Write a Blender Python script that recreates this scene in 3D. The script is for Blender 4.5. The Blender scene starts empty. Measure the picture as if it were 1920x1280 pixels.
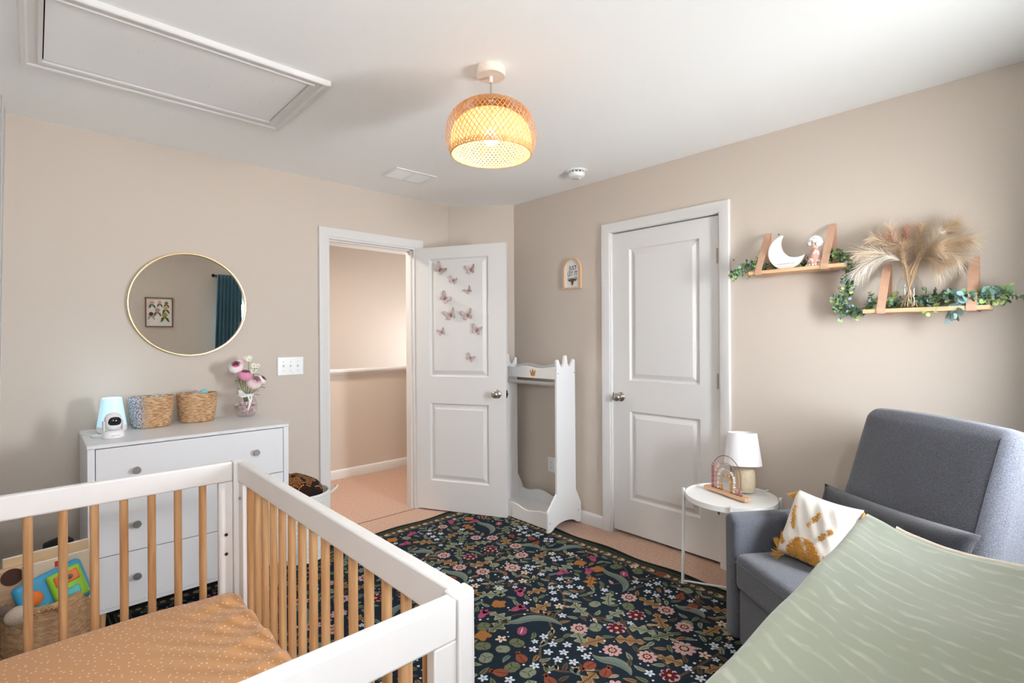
import bpy, bmesh, math, random
from mathutils import Vector, Matrix
random.seed(7)
PI = math.pi
SC = bpy.context.scene
COL = SC.collection

# ------------------------------------------------------------------ camera, sky, exposure
CAM_YAW, CAM_ROLL, CAM_H = math.radians(43.0), math.radians(0.33), 1.34
cam_data = bpy.data.cameras.new('camera')
cam_data.sensor_width = 36.0
cam_data.lens = 18.0
cam_data.shift_y = -(640 - 633.4) / 1920.0
cam_data.clip_start = 0.02
cam = bpy.data.objects.new('camera', cam_data)
COL.objects.link(cam)
cam.matrix_world = (Matrix.Translation((0, 0, CAM_H)) @ Matrix.Rotation(-CAM_YAW, 4, 'Z')
                    @ Matrix.Rotation(PI / 2, 4, 'X') @ Matrix.Rotation(-CAM_ROLL, 4, 'Z'))
SC.camera = cam
SC.view_settings.view_transform = 'Standard'
SC.view_settings.look = 'None'
SC.view_settings.gamma = 1.0
SC.view_settings.use_curve_mapping = False
SC.view_settings.exposure = 0.40

world = bpy.data.worlds.new('sky')
SC.world = world
world.use_nodes = True
_bg = world.node_tree.nodes['Background']
# bright hazy sky above, sunlit paving below
_nt = world.node_tree
_tc, _sp, _rp = _nt.nodes.new('ShaderNodeTexCoord'), _nt.nodes.new('ShaderNodeSeparateXYZ'), _nt.nodes.new('ShaderNodeValToRGB')
_nt.links.new(_tc.outputs['Generated'], _sp.inputs[0])
_mr = _nt.nodes.new('ShaderNodeMapRange')
_mr.inputs['From Min'].default_value, _mr.inputs['From Max'].default_value = -1.0, 1.0
_nt.links.new(_sp.outputs['Z'], _mr.inputs['Value'])
_nt.links.new(_mr.outputs[0], _rp.inputs['Fac'])
# (steep downward part set darker to cut glare on the ceiling by the window)
for _e, (_p, _c) in zip([_rp.color_ramp.elements[0], _rp.color_ramp.elements[1], _rp.color_ramp.elements.new(0.47), _rp.color_ramp.elements.new(0.54)],
                        ((0.10, (0.26, 0.27, 0.27, 1)), (0.36, (1.0, 1.03, 1.06, 1)), (0.47, (1.0, 1.03, 1.06, 1)), (0.54, (0.84, 0.91, 1.0, 1)))):
    _e.position = _p
    _e.color = _c
_nt.links.new(_rp.outputs['Color'], _bg.inputs['Color'])
_bg.inputs['Strength'].default_value = 74.0


def portal(name, loc, rot, sx, sy):
    d = bpy.data.lights.new(name, 'AREA')
    d.shape = 'RECTANGLE'
    d.size, d.size_y = sx, sy
    d.cycles.is_portal = True
    o = bpy.data.objects.new(name, d)
    COL.objects.link(o)
    o.location = loc
    o.rotation_euler = rot
    return o


# daylight enters by the window of the near wall ; unseen fill windows are added beside it and in the hall
WIN_X0, WIN_X1, WIN_Z0, WIN_Z1, WALL_C = 1.86, 2.78, 0.92, 1.88, -0.45
portal('daylight_window', ((WIN_X0 + WIN_X1) / 2, WALL_C - 0.125, (WIN_Z0 + WIN_Z1) / 2), (PI / 2, 0, 0), WIN_X1 - WIN_X0, WIN_Z1 - WIN_Z0)
W3_X0, W3_X1, W3_Z0, W3_Z1 = -0.2, 0.5, 1.64, 2.08
portal('fill_portal_left', ((W3_X0 + W3_X1) / 2, WALL_C - 0.125, (W3_Z0 + W3_Z1) / 2), (PI / 2, 0, 0), W3_X1 - W3_X0, W3_Z1 - W3_Z0)
portal('fill_portal_hall', (4.69, 5.0, 1.25), (0, PI / 2, 0), 0.7, 0.6)


# ------------------------------------------------------------------ helpers
def lin(c):
    return tuple(((x / 255.0) / 12.92 if x / 255.0 <= 0.04045 else ((x / 255.0 + 0.055) / 1.055) ** 2.4) for x in c)


MATS = {}


def mat(name, rgb, rough=0.6, spec=0.4, metal=0.0, noise=None, bump=None, sheen=0.0, trans=0.0, emit=None, coords='Object', alpha=None):
    """rgb in sRGB 0-255. noise=(scale, rgb2, contrast) mixes a second colour; bump=(scale, strength, detail)."""
    if name in MATS:
        return MATS[name]
    m = bpy.data.materials.new(name)
    m.use_nodes = True
    nt = m.node_tree
    b = nt.nodes['Principled BSDF']
    b.inputs['Base Color'].default_value = (*lin(rgb), 1)
    b.inputs['Roughness'].default_value = rough
    b.inputs['Specular IOR Level'].default_value = spec
    b.inputs['Metallic'].default_value = metal
    if sheen:
        b.inputs['Sheen Weight'].default_value = sheen
    if trans:
        b.inputs['Transmission Weight'].default_value = trans
    if emit:
        b.inputs['Emission Color'].default_value = (*lin(emit[0]), 1)
        b.inputs['Emission Strength'].default_value = emit[1]
    tc = nt.nodes.new('ShaderNodeTexCoord')
    if noise:
        n = nt.nodes.new('ShaderNodeTexNoise')
        n.inputs['Scale'].default_value = noise[0]
        n.inputs['Detail'].default_value = 4
        nt.links.new(tc.outputs[coords], n.inputs['Vector'])
        r = nt.nodes.new('ShaderNodeValToRGB')
        k = noise[2] if len(noise) > 2 else 0.2
        r.color_ramp.elements[0].position = 0.5 - k
        r.color_ramp.elements[1].position = 0.5 + k
        r.color_ramp.elements[0].color = (*lin(rgb), 1)
        r.color_ramp.elements[1].color = (*lin(noise[1]), 1)
        nt.links.new(n.outputs['Fac'], r.inputs['Fac'])
        nt.links.new(r.outputs['Color'], b.inputs['Base Color'])
    if bump:
        n2 = nt.nodes.new('ShaderNodeTexNoise')
        n2.inputs['Scale'].default_value = bump[0]
        n2.inputs['Detail'].default_value = bump[2] if len(bump) > 2 else 3
        nt.links.new(tc.outputs[coords], n2.inputs['Vector'])
        bp = nt.nodes.new('ShaderNodeBump')
        bp.inputs['Strength'].default_value = bump[1]
        bp.inputs['Distance'].default_value = 0.004
        nt.links.new(n2.outputs['Fac'], bp.inputs['Height'])
        nt.links.new(bp.outputs['Normal'], b.inputs['Normal'])
    MATS[name] = m
    return m


def translucent(m, rgb, fac):
    nt, b = nodes_of(m)
    t = nt.nodes.new('ShaderNodeBsdfTranslucent')
    t.inputs['Color'].default_value = (*lin(rgb), 1)
    x = nt.nodes.new('ShaderNodeMixShader')
    x.inputs[0].default_value = fac
    nt.links.new(b.outputs[0], x.inputs[1])
    nt.links.new(t.outputs[0], x.inputs[2])
    nt.links.new(x.outputs[0], nt.nodes['Material Output'].inputs['Surface'])
    return m


def stretch(m, sc):
    """scale the object coordinates of every noise in the material"""
    nt = m.node_tree
    for n in [n for n in nt.nodes if n.type == 'TEX_NOISE']:
        src = n.inputs['Vector'].links[0].from_socket
        mp = nt.nodes.new('ShaderNodeMapping')
        mp.inputs['Scale'].default_value = sc
        nt.links.new(src, mp.inputs[0])
        nt.links.new(mp.outputs[0], n.inputs['Vector'])
    return m


def nodes_of(m):
    return m.node_tree, m.node_tree.nodes['Principled BSDF']


def wood(name, c1, c2, axis='Z', rough=0.45, scale=14):
    if name in MATS:
        return MATS[name]
    m = mat(name, c1, rough, 0.35)
    nt, b = nodes_of(m)
    tc = nt.nodes.new('ShaderNodeTexCoord')
    mp = nt.nodes.new('ShaderNodeMapping')
    mp.inputs['Scale'].default_value = {'Z': (4, 4, 0.25), 'Y': (4, 0.25, 4), 'X': (0.25, 4, 4)}[axis]
    nt.links.new(tc.outputs['Object'], mp.inputs['Vector'])
    oi = nt.nodes.new('ShaderNodeObjectInfo')
    ad = nt.nodes.new('ShaderNodeVectorMath')
    ad.operation = 'ADD'
    cb = nt.nodes.new('ShaderNodeCombineXYZ')
    mu = nt.nodes.new('ShaderNodeMath')
    mu.operation = 'MULTIPLY'
    mu.inputs[1].default_value = 37.0
    nt.links.new(oi.outputs['Random'], mu.inputs[0])
    for i in range(3):
        nt.links.new(mu.outputs[0], cb.inputs[i])
    nt.links.new(mp.outputs[0], ad.inputs[0])
    nt.links.new(cb.outputs[0], ad.inputs[1])
    n = nt.nodes.new('ShaderNodeTexNoise')
    n.inputs['Scale'].default_value = scale
    n.inputs['Detail'].default_value = 5
    n.inputs['Distortion'].default_value = 0.6
    nt.links.new(ad.outputs[0], n.inputs['Vector'])
    r = nt.nodes.new('ShaderNodeValToRGB')
    r.color_ramp.elements[0].position = 0.32
    r.color_ramp.elements[1].position = 0.68
    r.color_ramp.elements[0].color = (*lin(c1), 1)
    r.color_ramp.elements[1].color = (*lin(c2), 1)
    nt.links.new(n.outputs['Fac'], r.inputs['Fac'])
    nt.links.new(r.outputs['Color'], b.inputs['Base Color'])
    return m


class MB:
    """collects geometry of one part"""

    def __init__(s):
        s.v, s.f, s.mi, s.k = [], [], [], 0

    def add(s, vs, fs, M=None):
        o = len(s.v)
        s.v += [tuple(M @ Vector(p)) if M is not None else tuple(p) for p in vs]
        for f in fs:
            s.f.append([i + o for i in f])
            s.mi.append(s.k)

    def mat(s, k):
        s.k = k
        return s

    def box(s, x0, x1, y0, y1, z0, z1, M=None):
        v = [(x, y, z) for z in (z0, z1) for y in (y0, y1) for x in (x0, x1)]
        s.add(v, [(0, 2, 3, 1), (4, 5, 7, 6), (0, 1, 5, 4), (2, 6, 7, 3), (0, 4, 6, 2), (1, 3, 7, 5)], M)
        return s

    def prism(s, poly, a, b, axis='Z', M=None):
        """extrude a 2D polygon: axis Z -> (x,y), Y -> (x,z), X -> (y,z)"""
        n = len(poly)

        def P(p, h):
            return {'Z': (p[0], p[1], h), 'Y': (p[0], h, p[1]), 'X': (h, p[0], p[1])}[axis]
        area = sum(poly[i][0] * poly[(i + 1) % n][1] - poly[(i + 1) % n][0] * poly[i][1] for i in range(n))
        flip = (area < 0) != (axis == 'Y')
        v = [P(p, a) for p in poly] + [P(p, b) for p in poly]
        lo, hi = list(range(n))[::-1], list(range(n, 2 * n))
        fs = [lo, hi] + [(i, (i + 1) % n, (i + 1) % n + n, i + n) for i in range(n)]
        if flip != (b < a):
            fs = [list(f)[::-1] for f in fs]
        s.add(v, fs, M)
        return s

    def tube(s, pts, r, n=8, M=None, caps=True):
        pts = [Vector(p) for p in pts]
        rs = r if isinstance(r, (list, tuple)) else [r] * len(pts)
        vs, fs = [], []
        t0 = (pts[1] - pts[0]).normalized()
        up = Vector((0, 0, 1)) if abs(t0.z) < 0.9 else Vector((1, 0, 0))
        u = t0.cross(up).normalized()
        for i, p in enumerate(pts):
            t = (pts[min(i + 1, len(pts) - 1)] - pts[max(i - 1, 0)])
            t = t.normalized() if t.length > 1e-9 else t0
            u = (u - t * u.dot(t))
            u = u.normalized() if u.length > 1e-6 else t.orthogonal().normalized()
            w = t.cross(u)
            for k in range(n):
                a = 2 * PI * k / n
                vs.append(p + (u * math.cos(a) + w * math.sin(a)) * rs[i])
        for i in range(len(pts) - 1):
            for k in range(n):
                fs.append((i * n + k, i * n + (k + 1) % n, (i + 1) * n + (k + 1) % n, (i + 1) * n + k))
        if caps:
            fs.append(list(range(n))[::-1])
            fs.append(list(range((len(pts) - 1) * n, len(pts) * n)))
        s.add(vs, fs, M)
        return s

    def lathe(s, prof, n=32, c=(0, 0, 0), sx=1, sy=1, M=None, close=True, wob=None):
        """prof: [(r,z)...] bottom->top; closes the ends when r is near 0"""
        vs, fs, rows = [], [], []
        for (r, z) in prof:
            if r < 1e-5:
                rows.append([len(vs)])
                vs.append((c[0], c[1], c[2] + z))
            else:
                row = []
                for k in range(n):
                    a = 2 * PI * k / n
                    q = wob(a, z) if wob else 1
                    row.append(len(vs))
                    vs.append((c[0] + r * q * sx * math.cos(a), c[1] + r * q * sy * math.sin(a), c[2] + z))
                rows.append(row)
        for A, B in zip(rows, rows[1:]):
            if len(A) == 1 and len(B) == 1:
                continue
            for k in range(n):
                k2 = (k + 1) % n
                if len(A) == 1:
                    fs.append((A[0], B[k2], B[k]))
                elif len(B) == 1:
                    fs.append((A[k], A[k2], B[0]))
                else:
                    fs.append((A[k], A[k2], B[k2], B[k]))
        s.add(vs, fs, M)
        return s

    def sphere(s, c, r, n=12, m=8, sc=(1, 1, 1), M=None):
        vs, fs = [(c[0], c[1], c[2] - r * sc[2])], []
        for i in range(1, m):
            t = PI * i / m - PI / 2
            for k in range(n):
                a = 2 * PI * k / n
                vs.append((c[0] + r * sc[0] * math.cos(t) * math.cos(a), c[1] + r * sc[1] * math.cos(t) * math.sin(a), c[2] + r * sc[2] * math.sin(t)))
        vs.append((c[0], c[1], c[2] + r * sc[2]))
        L = len(vs) - 1
        for k in range(n):
            fs.append((0, 1 + (k + 1) % n, 1 + k))
            fs.append((L, L - n + k, L - n + (k + 1) % n))
        for i in range(m - 2):
            for k in range(n):
                a, b = 1 + i * n + k, 1 + i * n + (k + 1) % n
                fs.append((a, b, b + n, a + n))
        s.add(vs, fs, M)
        return s

    def grid(s, fn, nu, nv, M=None, flip=False):
        vs = [fn(i / nu, j / nv) for j in range(nv + 1) for i in range(nu + 1)]
        fs = []
        for j in range(nv):
            for i in range(nu):
                a = j * (nu + 1) + i
                f = (a, a + 1, a + nu + 2, a + nu + 1)
                fs.append(f[::-1] if flip else f)
        s.add(vs, fs, M)
        return s

    def rbox(s, size, r, n=6, c=(0, 0, 0), fn=None, M=None):
        """rounded box, optional deform fn(x,y,z)->(x,y,z) in local coordinates"""
        hx, hy, hz = size[0] / 2, size[1] / 2, size[2] / 2
        r = min(r, hx, hy, hz)
        key, vs, fs = {}, [], []

        def params(h):
            core = h - r
            out = [-h, -h + r * 0.3, -h + r * 0.7]
            for i in range(n + 1):
                out.append(-core + 2 * core * i / n if core > 1e-6 else 0)
            out += [h - r * 0.7, h - r * 0.3, h]
            res = []
            for q in out:
                if not res or abs(q - res[-1]) > 1e-7:
                    res.append(q)
            return res

        def vid(p):
            q = Vector([max(-(h - r), min(h - r, x)) for x, h in zip(p, (hx, hy, hz))])
            d = Vector(p) - q
            if d.length > 1e-9:
                q = q + d.normalized() * r
            kk = (round(q.x, 5), round(q.y, 5), round(q.z, 5))
            if kk not in key:
                key[kk] = len(vs)
                w = fn(q.x, q.y, q.z) if fn else q
                vs.append((w[0] + c[0], w[1] + c[1], w[2] + c[2]))
            return key[kk]
        px, py, pz = params(hx), params(hy), params(hz)
        for (A, B, mk, outward) in ((px, py, lambda a, b: (a, b, hz), 1), (px, py, lambda a, b: (a, b, -hz), -1),
                                    (px, pz, lambda a, b: (a, -hy, b), 1), (px, pz, lambda a, b: (a, hy, b), -1),
                                    (py, pz, lambda a, b: (hx, a, b), 1), (py, pz, lambda a, b: (-hx, a, b), -1)):
            for i in range(len(A) - 1):
                for j in range(len(B) - 1):
                    f = [vid(mk(A[i], B[j])), vid(mk(A[i + 1], B[j])), vid(mk(A[i + 1], B[j + 1])), vid(mk(A[i], B[j + 1]))]
                    g = []
                    for x in f:
                        if x not in g:
                            g.append(x)
                    if len(g) > 2:
                        fs.append(g if outward > 0 else g[::-1])
        s.add(vs, fs, M)
        return s

    def build(s, name, mats, parent=None, bevel=0.0, smooth=35, seg=2, loc=None, rot=None):
        me = bpy.data.meshes.new(name)
        me.from_pydata(s.v, [], s.f)
        for m in (mats if isinstance(mats, (list, tuple)) else [mats]):
            me.materials.append(m)
        me.polygons.foreach_set('material_index', s.mi)
        if smooth is not None:
            me.polygons.foreach_set('use_smooth', [True] * len(me.polygons))
            if smooth < 180:
                me.set_sharp_from_angle(angle=math.radians(smooth))
        me.update()
        o = bpy.data.objects.new(name, me)
        COL.objects.link(o)
        if parent is not None:
            o.parent = parent
        if loc:
            o.location = loc
        if rot:
            o.rotation_euler = rot
        if bevel:
            md = o.modifiers.new('bevel', 'BEVEL')
            md.width = bevel
            md.segments = seg
            md.limit_method = 'ANGLE'
            md.angle_limit = math.radians(40)
            md.harden_normals = False
        return o


def tag(o, label, cat, group=None):
    o['label'] = label
    o['category'] = cat
    if group:
        o['group'] = group
    return o


def thing(name, label, cat, loc=(0, 0, 0), rotz=0.0, group=None):
    o = bpy.data.objects.new(name, None)
    o.empty_display_size = 0.05
    COL.objects.link(o)
    o.location = loc
    o.rotation_euler = (0, 0, rotz)
    return tag(o, label, cat, group)


def struct(o):
    o['kind'] = 'structure'
    return o


def dup(root, label=None, loc=None, rot=None, scale=None, group=None):
    r = root.copy()
    COL.objects.link(r)
    if loc is not None:
        r.location = loc
    if rot is not None:
        r.rotation_euler = rot
    if scale is not None:
        r.scale = scale
    if label:
        r['label'] = label
    if group:
        r['group'] = group
    for ch in list(root.children):
        c = ch.copy()
        COL.objects.link(c)
        c.parent = r
        for g in list(ch.children):
            d = g.copy()
            COL.objects.link(d)
            d.parent = c
    return r


def text_mesh(body, size, name, material, parent, M, extrude=0.0006, align='CENTER', sx=1.0):
    cu = bpy.data.curves.new(name, 'FONT')
    cu.body = body
    cu.size = size
    cu.extrude = extrude
    cu.align_x = align
    cu.resolution_u = 3
    to = bpy.data.objects.new(name, cu)
    me = bpy.data.meshes.new_from_object(to)
    bpy.data.objects.remove(to)
    me.transform(M @ Matrix.Diagonal((sx, 1, 1, 1)))
    me.materials.clear()
    me.materials.append(material)
    o = bpy.data.objects.new(name, me)
    COL.objects.link(o)
    o.parent = parent
    return o


def frame(origin, ex, ey, ez):
    """matrix whose columns are the given axes"""
    M = Matrix.Identity(4)
    for i, a in enumerate((ex, ey, ez)):
        for j in range(3):
            M[j][i] = a[j]
    for j in range(3):
        M[j][3] = origin[j]
    return M
# ------------------------------------------------------------------ setting
XB, YA, H = 2.91, 3.475, 2.44
paint = mat('wall_paint', (208, 195, 182), 0.75, 0.25, bump=(260, 0.05))
ceilp = mat('ceiling_paint', (251, 251, 250), 0.8, 0.2, bump=(200, 0.05))
white = mat('white_gloss_paint', (222, 219, 216), 0.38, 0.4)
shade_in = mat('dark_gap', (30, 26, 24), 0.9, 0.1)
carpet = mat('carpet', (208, 170, 146), 0.95, 0.1, noise=(60, (172, 132, 108), 0.3), bump=(260, 1.0, 6), sheen=0.3)
nickel = mat('brushed_nickel', (172, 166, 158), 0.32, 0.5, metal=1.0)
dark_metal = mat('dark_metal', (60, 56, 52), 0.45, 0.5, metal=0.8)

struct(MB().box(-0.7, 4.82, -0.57, 5.99, -0.12, 0).build('floor', carpet))
struct(MB().box(-0.7, 4.82, -0.57, 5.99, H, H + 0.1).build('ceiling', ceilp))

# wall with the hall doorway
DX0, DX1, DZ = 1.492, 2.2, 2.052
m = MB()
m.box(-0.6, DX0, YA, YA + 0.12, 0, H).box(DX0, DX1, YA, YA + 0.12, DZ, H).box(DX1, 4.7, YA, YA + 0.12, 0, H)
struct(m.build('wall_back', paint))
struct(MB().prism([(2.52, 3.474), (XB, 3.09), (XB, 3.474)], 0, H).build('wall_corner', paint))
# wall with the closet door
CY0, CY1 = 1.352, 2.122
m = MB()
m.box(XB, XB + 0.12, -0.57, CY0, 0, H).box(XB, XB + 0.12, CY0, CY1, 2.062, H).box(XB, XB + 0.12, CY1, YA, 0, H)
struct(m.build('wall_right', paint))
# near wall with the window and the added fill opening
m = MB()
wy0, wy1 = WALL_C - 0.12, WALL_C
m.box(-0.7, W3_X0, wy0, wy1, 0, H).box(W3_X0, W3_X1, wy0, wy1, 0, W3_Z0).box(W3_X0, W3_X1, wy0, wy1, W3_Z1, H).box(W3_X1, WIN_X0, wy0, wy1, 0, H).box(WIN_X0, WIN_X1, wy0, wy1, 0, WIN_Z0).box(WIN_X0, WIN_X1, wy0, wy1, WIN_Z1, H).box(WIN_X1, 4.7, wy0, wy1, 0, H)
struct(m.build('wall_near', paint))
# left wall: white boarding with thin slanted battens
Lx = lambda y, z=0.0: -0.098 - 0.0446 * (YA - y) - 0.016 * (H - z)
m = MB()
lq = [(YA, 0), (-0.57, 0), (-0.57, H), (YA, H)]
m.add([(Lx(y, z), y, z) for y, z in lq] + [(-0.7, y, z) for y, z in lq], [(0, 3, 2, 1), (4, 5, 6, 7), (0, 1, 5, 4), (1, 2, 6, 5), (2, 3, 7, 6), (3, 0, 4, 7)])
m.mat(1)
for yb, dy in ((3.40, -0.05), (3.24, 0.12), (3.02, -0.16), (2.86, 0.1), (2.6, -0.15), (2.3, 0.2), (2.05, -0.2), (1.7, 0.15), (1.3, -0.15), (0.9, 0.2)):
    vs = []
    for z, y in ((0.1, yb + dy), (H, yb)):
        for e in (-0.007, 0.007):
            vs += [(Lx(y + e, z) - 0.002, y + e, z), (Lx(y + e, z) + 0.004, y + e, z)]
    m.add(vs, [(0, 2, 3, 1), (4, 5, 7, 6), (1, 3, 7, 5), (0, 1, 5, 4), (2, 6, 7, 3)])
struct(m.build('wall_left', [mat('panel_white', (232, 231, 228), 0.6), mat('batten_grey', (176, 175, 172), 0.6)]))
# hall
struct(MB().box(-0.7, 4.7, 5.87, 5.99, 0, H).build('wall_hall_far', paint))
struct(MB().box(-0.7, -0.58, YA, 5.99, 0, H).build('wall_hall_left', paint))
m = MB()
m.box(4.7, 4.82, -0.57, 4.7, 0, H).box(4.7, 4.82, 5.3, 5.99, 0, H).box(4.7, 4.82, 4.7, 5.3, 0, 0.9).box(4.7, 4.82, 4.7, 5.3, 1.6, H)
struct(m.build('wall_hall_right', paint))
struct(MB().box(-0.58, 4.7, 4.735, 4.85, 0, 1.02).build('wall_hall_half', paint))
m = MB()
m.prism([(4.70, 1.02), (4.70, 1.038), (4.705, 1.043), (4.885, 1.043), (4.885, 1.02)], -0.58, 4.7, 'X')
m.prism([(4.735, 0.985), (4.72, 1.0), (4.716, 1.02), (4.735, 1.02)], -0.58, 4.7, 'X')
struct(m.build('trim_1', white, smooth=20))

BB = [(0, 0), (-0.014, 0), (-0.014, 0.066), (-0.009, 0.078), (-0.004, 0.084), (0, 0.086)]


def baseboard(name, p0, p1, out):
    """skirting between two floor points; out = room-side normal"""
    p0, p1, n = Vector((*p0, 0)), Vector((*p1, 0)), Vector((*out, 0)).normalized()
    vs = [tuple(p + n * (-a) + Vector((0, 0, z))) for p in (p0, p1) for a, z in BB]
    k = len(BB)
    fs = [(i, (i + 1) % k, (i + 1) % k + k, i + k) for i in range(k)] + [list(range(k))[::-1], list(range(k, 2 * k))]
    o = MB()
    o.add(vs, fs)
    o = o.build(name, white, smooth=30)
    bm = bmesh.new()
    bm.from_mesh(o.data)
    bmesh.ops.recalc_face_normals(bm, faces=bm.faces)
    bm.to_mesh(o.data)
    bm.free()
    return struct(o)


baseboard('baseboard_hall', (-0.58, 4.735), (4.7, 4.735), (0, -1))
baseboard('baseboard_back', (Lx(YA), YA), (1.432, YA), (0, -1))
baseboard('baseboard_right', (XB, 2.186), (XB, 3.09), (-1, 0))
baseboard('baseboard_corner', (XB, 3.09), (2.525, 3.47), (-1, -1))
baseboard('baseboard_right_far', (XB, -0.45), (XB, 1.29), (-1, 0))
baseboard('baseboard_near', (-0.27, WALL_C), (XB, WALL_C), (0, 1))
# carpet seam in the doorway
struct(MB().box(DX0, DX1, 3.471, 3.477, -0.001, 0.002).build('trim_2', mat('seam_dark_pile', (120, 92, 78), 0.95, 0.1)))

CASE = [(0.0, 0.0), (0.0, 0.009), (0.004, 0.011), (0.018, 0.0125), (0.030, 0.017), (0.050, 0.019), (0.058, 0.019), (0.062, 0.016), (0.062, 0.0)]


def casing(name, a0, a1, ztop, place):
    """door casing with mitred corners; place(a, d, z) maps along-wall, out-of-wall, height"""
    m = MB()
    n = len(CASE)
    rows = []
    for (sx, end) in ((-1, 0), (-1, 1), (1, 1), (1, 0)):
        row = []
        for w, d in CASE:
            a = (a0 - w) if sx < 0 else (a1 + w)
            row.append(place(a, d, (ztop + w) if end else 0.0))
        rows.append(row)
    vs = [p for r in rows for p in r]
    fs = []
    for j in range(3):
        for i in range(n - 1):
            fs.append((j * n + i, j * n + i + 1, (j + 1) * n + i + 1, (j + 1) * n + i))
    m.add(vs, fs)
    o = m.build(name, white, smooth=25)
    bm = bmesh.new()
    bm.from_mesh(o.data)
    bmesh.ops.recalc_face_normals(bm, faces=bm.faces)
    bm.to_mesh(o.data)
    bm.free()
    # recalc works on open shells too, but make sure faces look into the room
    return struct(o)


casing('trim_3', DX0 - 0.004, DX1 + 0.004, DZ + 0.002, lambda a, d, z: (a, YA - d, z))
casing('trim_4', CY0 - 0.003, CY1 + 0.003, 2.062, lambda a, d, z: (XB - d, a, z))
# jambs lining both openings
m = MB()
m.box(DX0 - 0.004, DX0 + 0.012, YA - 0.001, YA + 0.121, 0, DZ + 0.004).box(DX1 - 0.012, DX1 + 0.004, YA - 0.001, YA + 0.121, 0, DZ + 0.004)
m.box(DX0 + 0.012, DX1 - 0.012, YA - 0.001, YA + 0.121, DZ - 0.012, DZ + 0.004)
m.box(DX0 + 0.012, DX0 + 0.022, YA + 0.036, YA + 0.075, 0, DZ - 0.012).box(DX1 - 0.022, DX1 - 0.012, YA + 0.036, YA + 0.075, 0, DZ - 0.012)
m.box(DX0 + 0.012, DX1 - 0.012, YA + 0.036, YA + 0.075, DZ - 0.022, DZ - 0.012)
struct(m.build('trim_5', white))
m = MB()
m.box(XB - 0.001, XB + 0.121, CY0 - 0.003, CY0 + 0.004, 0, 2.062).box(XB - 0.001, XB + 0.121, CY1 - 0.004, CY1 + 0.003, 0, 2.062)
m.box(XB - 0.001, XB + 0.121, CY0 + 0.004, CY1 - 0.004, 2.058, 2.065)
m.box(XB + 0.06, XB + 0.1, CY0 + 0.004, CY0 + 0.016, 0, 2.058).box(XB + 0.06, XB + 0.1, CY1 - 0.016, CY1 - 0.004, 0, 2.058)
struct(m.build('trim_6', white))


def door_slab(w, h, t, panels):
    """two-panel moulded door, x 0..w, front y=0 .. back y=t, z 0..h"""
    m = MB()
    for face in (0, 1):
        yy = (lambda d: d) if face == 0 else (lambda d: t - d)
        xs = [0] + [panels[0][0], panels[0][1]] + [w]
        zs = [0] + sorted([p for q in panels for p in (q[2], q[3])]) + [h]
        holes = {(1, 1), (1, 3)}
        vs, fs = [], []
        for z in zs:
            for x in xs:
                vs.append((x, yy(0), z))
        for j in range(len(zs) - 1):
            for i in range(3):
                if (i, j) in holes:
                    continue
                a = j * 4 + i
                fs.append((a, a + 1, a + 5, a + 4) if face == 0 else (a, a + 4, a + 5, a + 1))
        m.add(vs, fs)
        for (x0, x1, z0, z1) in panels:
            rings = []
            for ins, d in ((0, 0), (0.007, 0.011), (0.013, 0.014), (0.018, 0.014), (0.046, 0.002)):
                rings.append([(x0 + ins, yy(d), z0 + ins), (x1 - ins, yy(d), z0 + ins), (x1 - ins, yy(d), z1 - ins), (x0 + ins, yy(d), z1 - ins)])
            vs = [p for r in rings for p in r]
            fs = []
            for k in range(len(rings) - 1):
                for i in range(4):
                    f = (k * 4 + i, k * 4 + (i + 1) % 4, (k + 1) * 4 + (i + 1) % 4, (k + 1) * 4 + i)
                    fs.append(f if face == 0 else f[::-1])
            L = (len(rings) - 1) * 4
            f = (L, L + 1, L + 2, L + 3)
            fs.append(f if face == 0 else f[::-1])
            m.add(vs, fs)
    m.add([(0, 0, 0), (w, 0, 0), (w, 0, h), (0, 0, h), (0, t, 0), (w, t, 0), (w, t, h), (0, t, h)],
          [(0, 4, 5, 1), (1, 5, 6, 2), (2, 6, 7, 3), (3, 7, 4, 0)])
    return m


def knob_mb(M):
    m = MB()
    m.lathe([(0, 0), (0.031, 0), (0.032, 0.003), (0.028, 0.008), (0.015, 0.011), (0.011, 0.018), (0.011, 0.028), (0.017, 0.033), (0.0255, 0.042),
             (0.0275, 0.052), (0.024, 0.062), (0.014, 0.067), (0, 0.068)], 24, M=M)
    return m


def hinge_mb(z, M):
    m = MB()
    for k in range(3):
        m.tube([(0, 0, z - 0.045 + k * 0.03), (0, 0, z - 0.0165 + k * 0.03)], 0.0065, 10, M=M)
    m.tube([(0, 0, z - 0.05), (0, 0, z + 0.05)], 0.004, 8, M=M)
    m.box(-0.0005, 0.022, 0.001, 0.004, z - 0.045, z + 0.045, M=M)
    return m


PAN = lambda w: [(0.126, w - 0.138, 0.226, 0.826), (0.126, w - 0.138, 1.034, 1.945)]
# open door: hinged on the right jamb, swung into the room
d1 = thing('door_1', 'white two-panel door standing open with paper butterflies on it', 'door', (DX1 - 0.004, YA - 0.006, 0.012), math.atan2(-0.888, 0.46))
struct(d1)
# local x along the door, local -y faces the camera
door_slab(0.757, 2.035, 0.035, PAN(0.757)).build('panel', white, d1, smooth=20)
knob_mb(frame((0.690, 0, 0.912), (1, 0, 0), (0, 0, 1), (0, -1, 0))).build('knob', nickel, d1, smooth=60)
knob_mb(frame((0.690, 0.035, 0.912), (1, 0, 0), (0, 0, -1), (0, 1, 0))).build('knob', nickel, d1, smooth=60)
m = MB()
m.box(0.7565, 0.7585, 0.006, 0.029, 0.885, 0.94)
m.prism([(0.758, 0.010), (0.769, 0.012), (0.758, 0.025)], 0.903, 0.922)
m.build('latch', dark_metal, d1)
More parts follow.
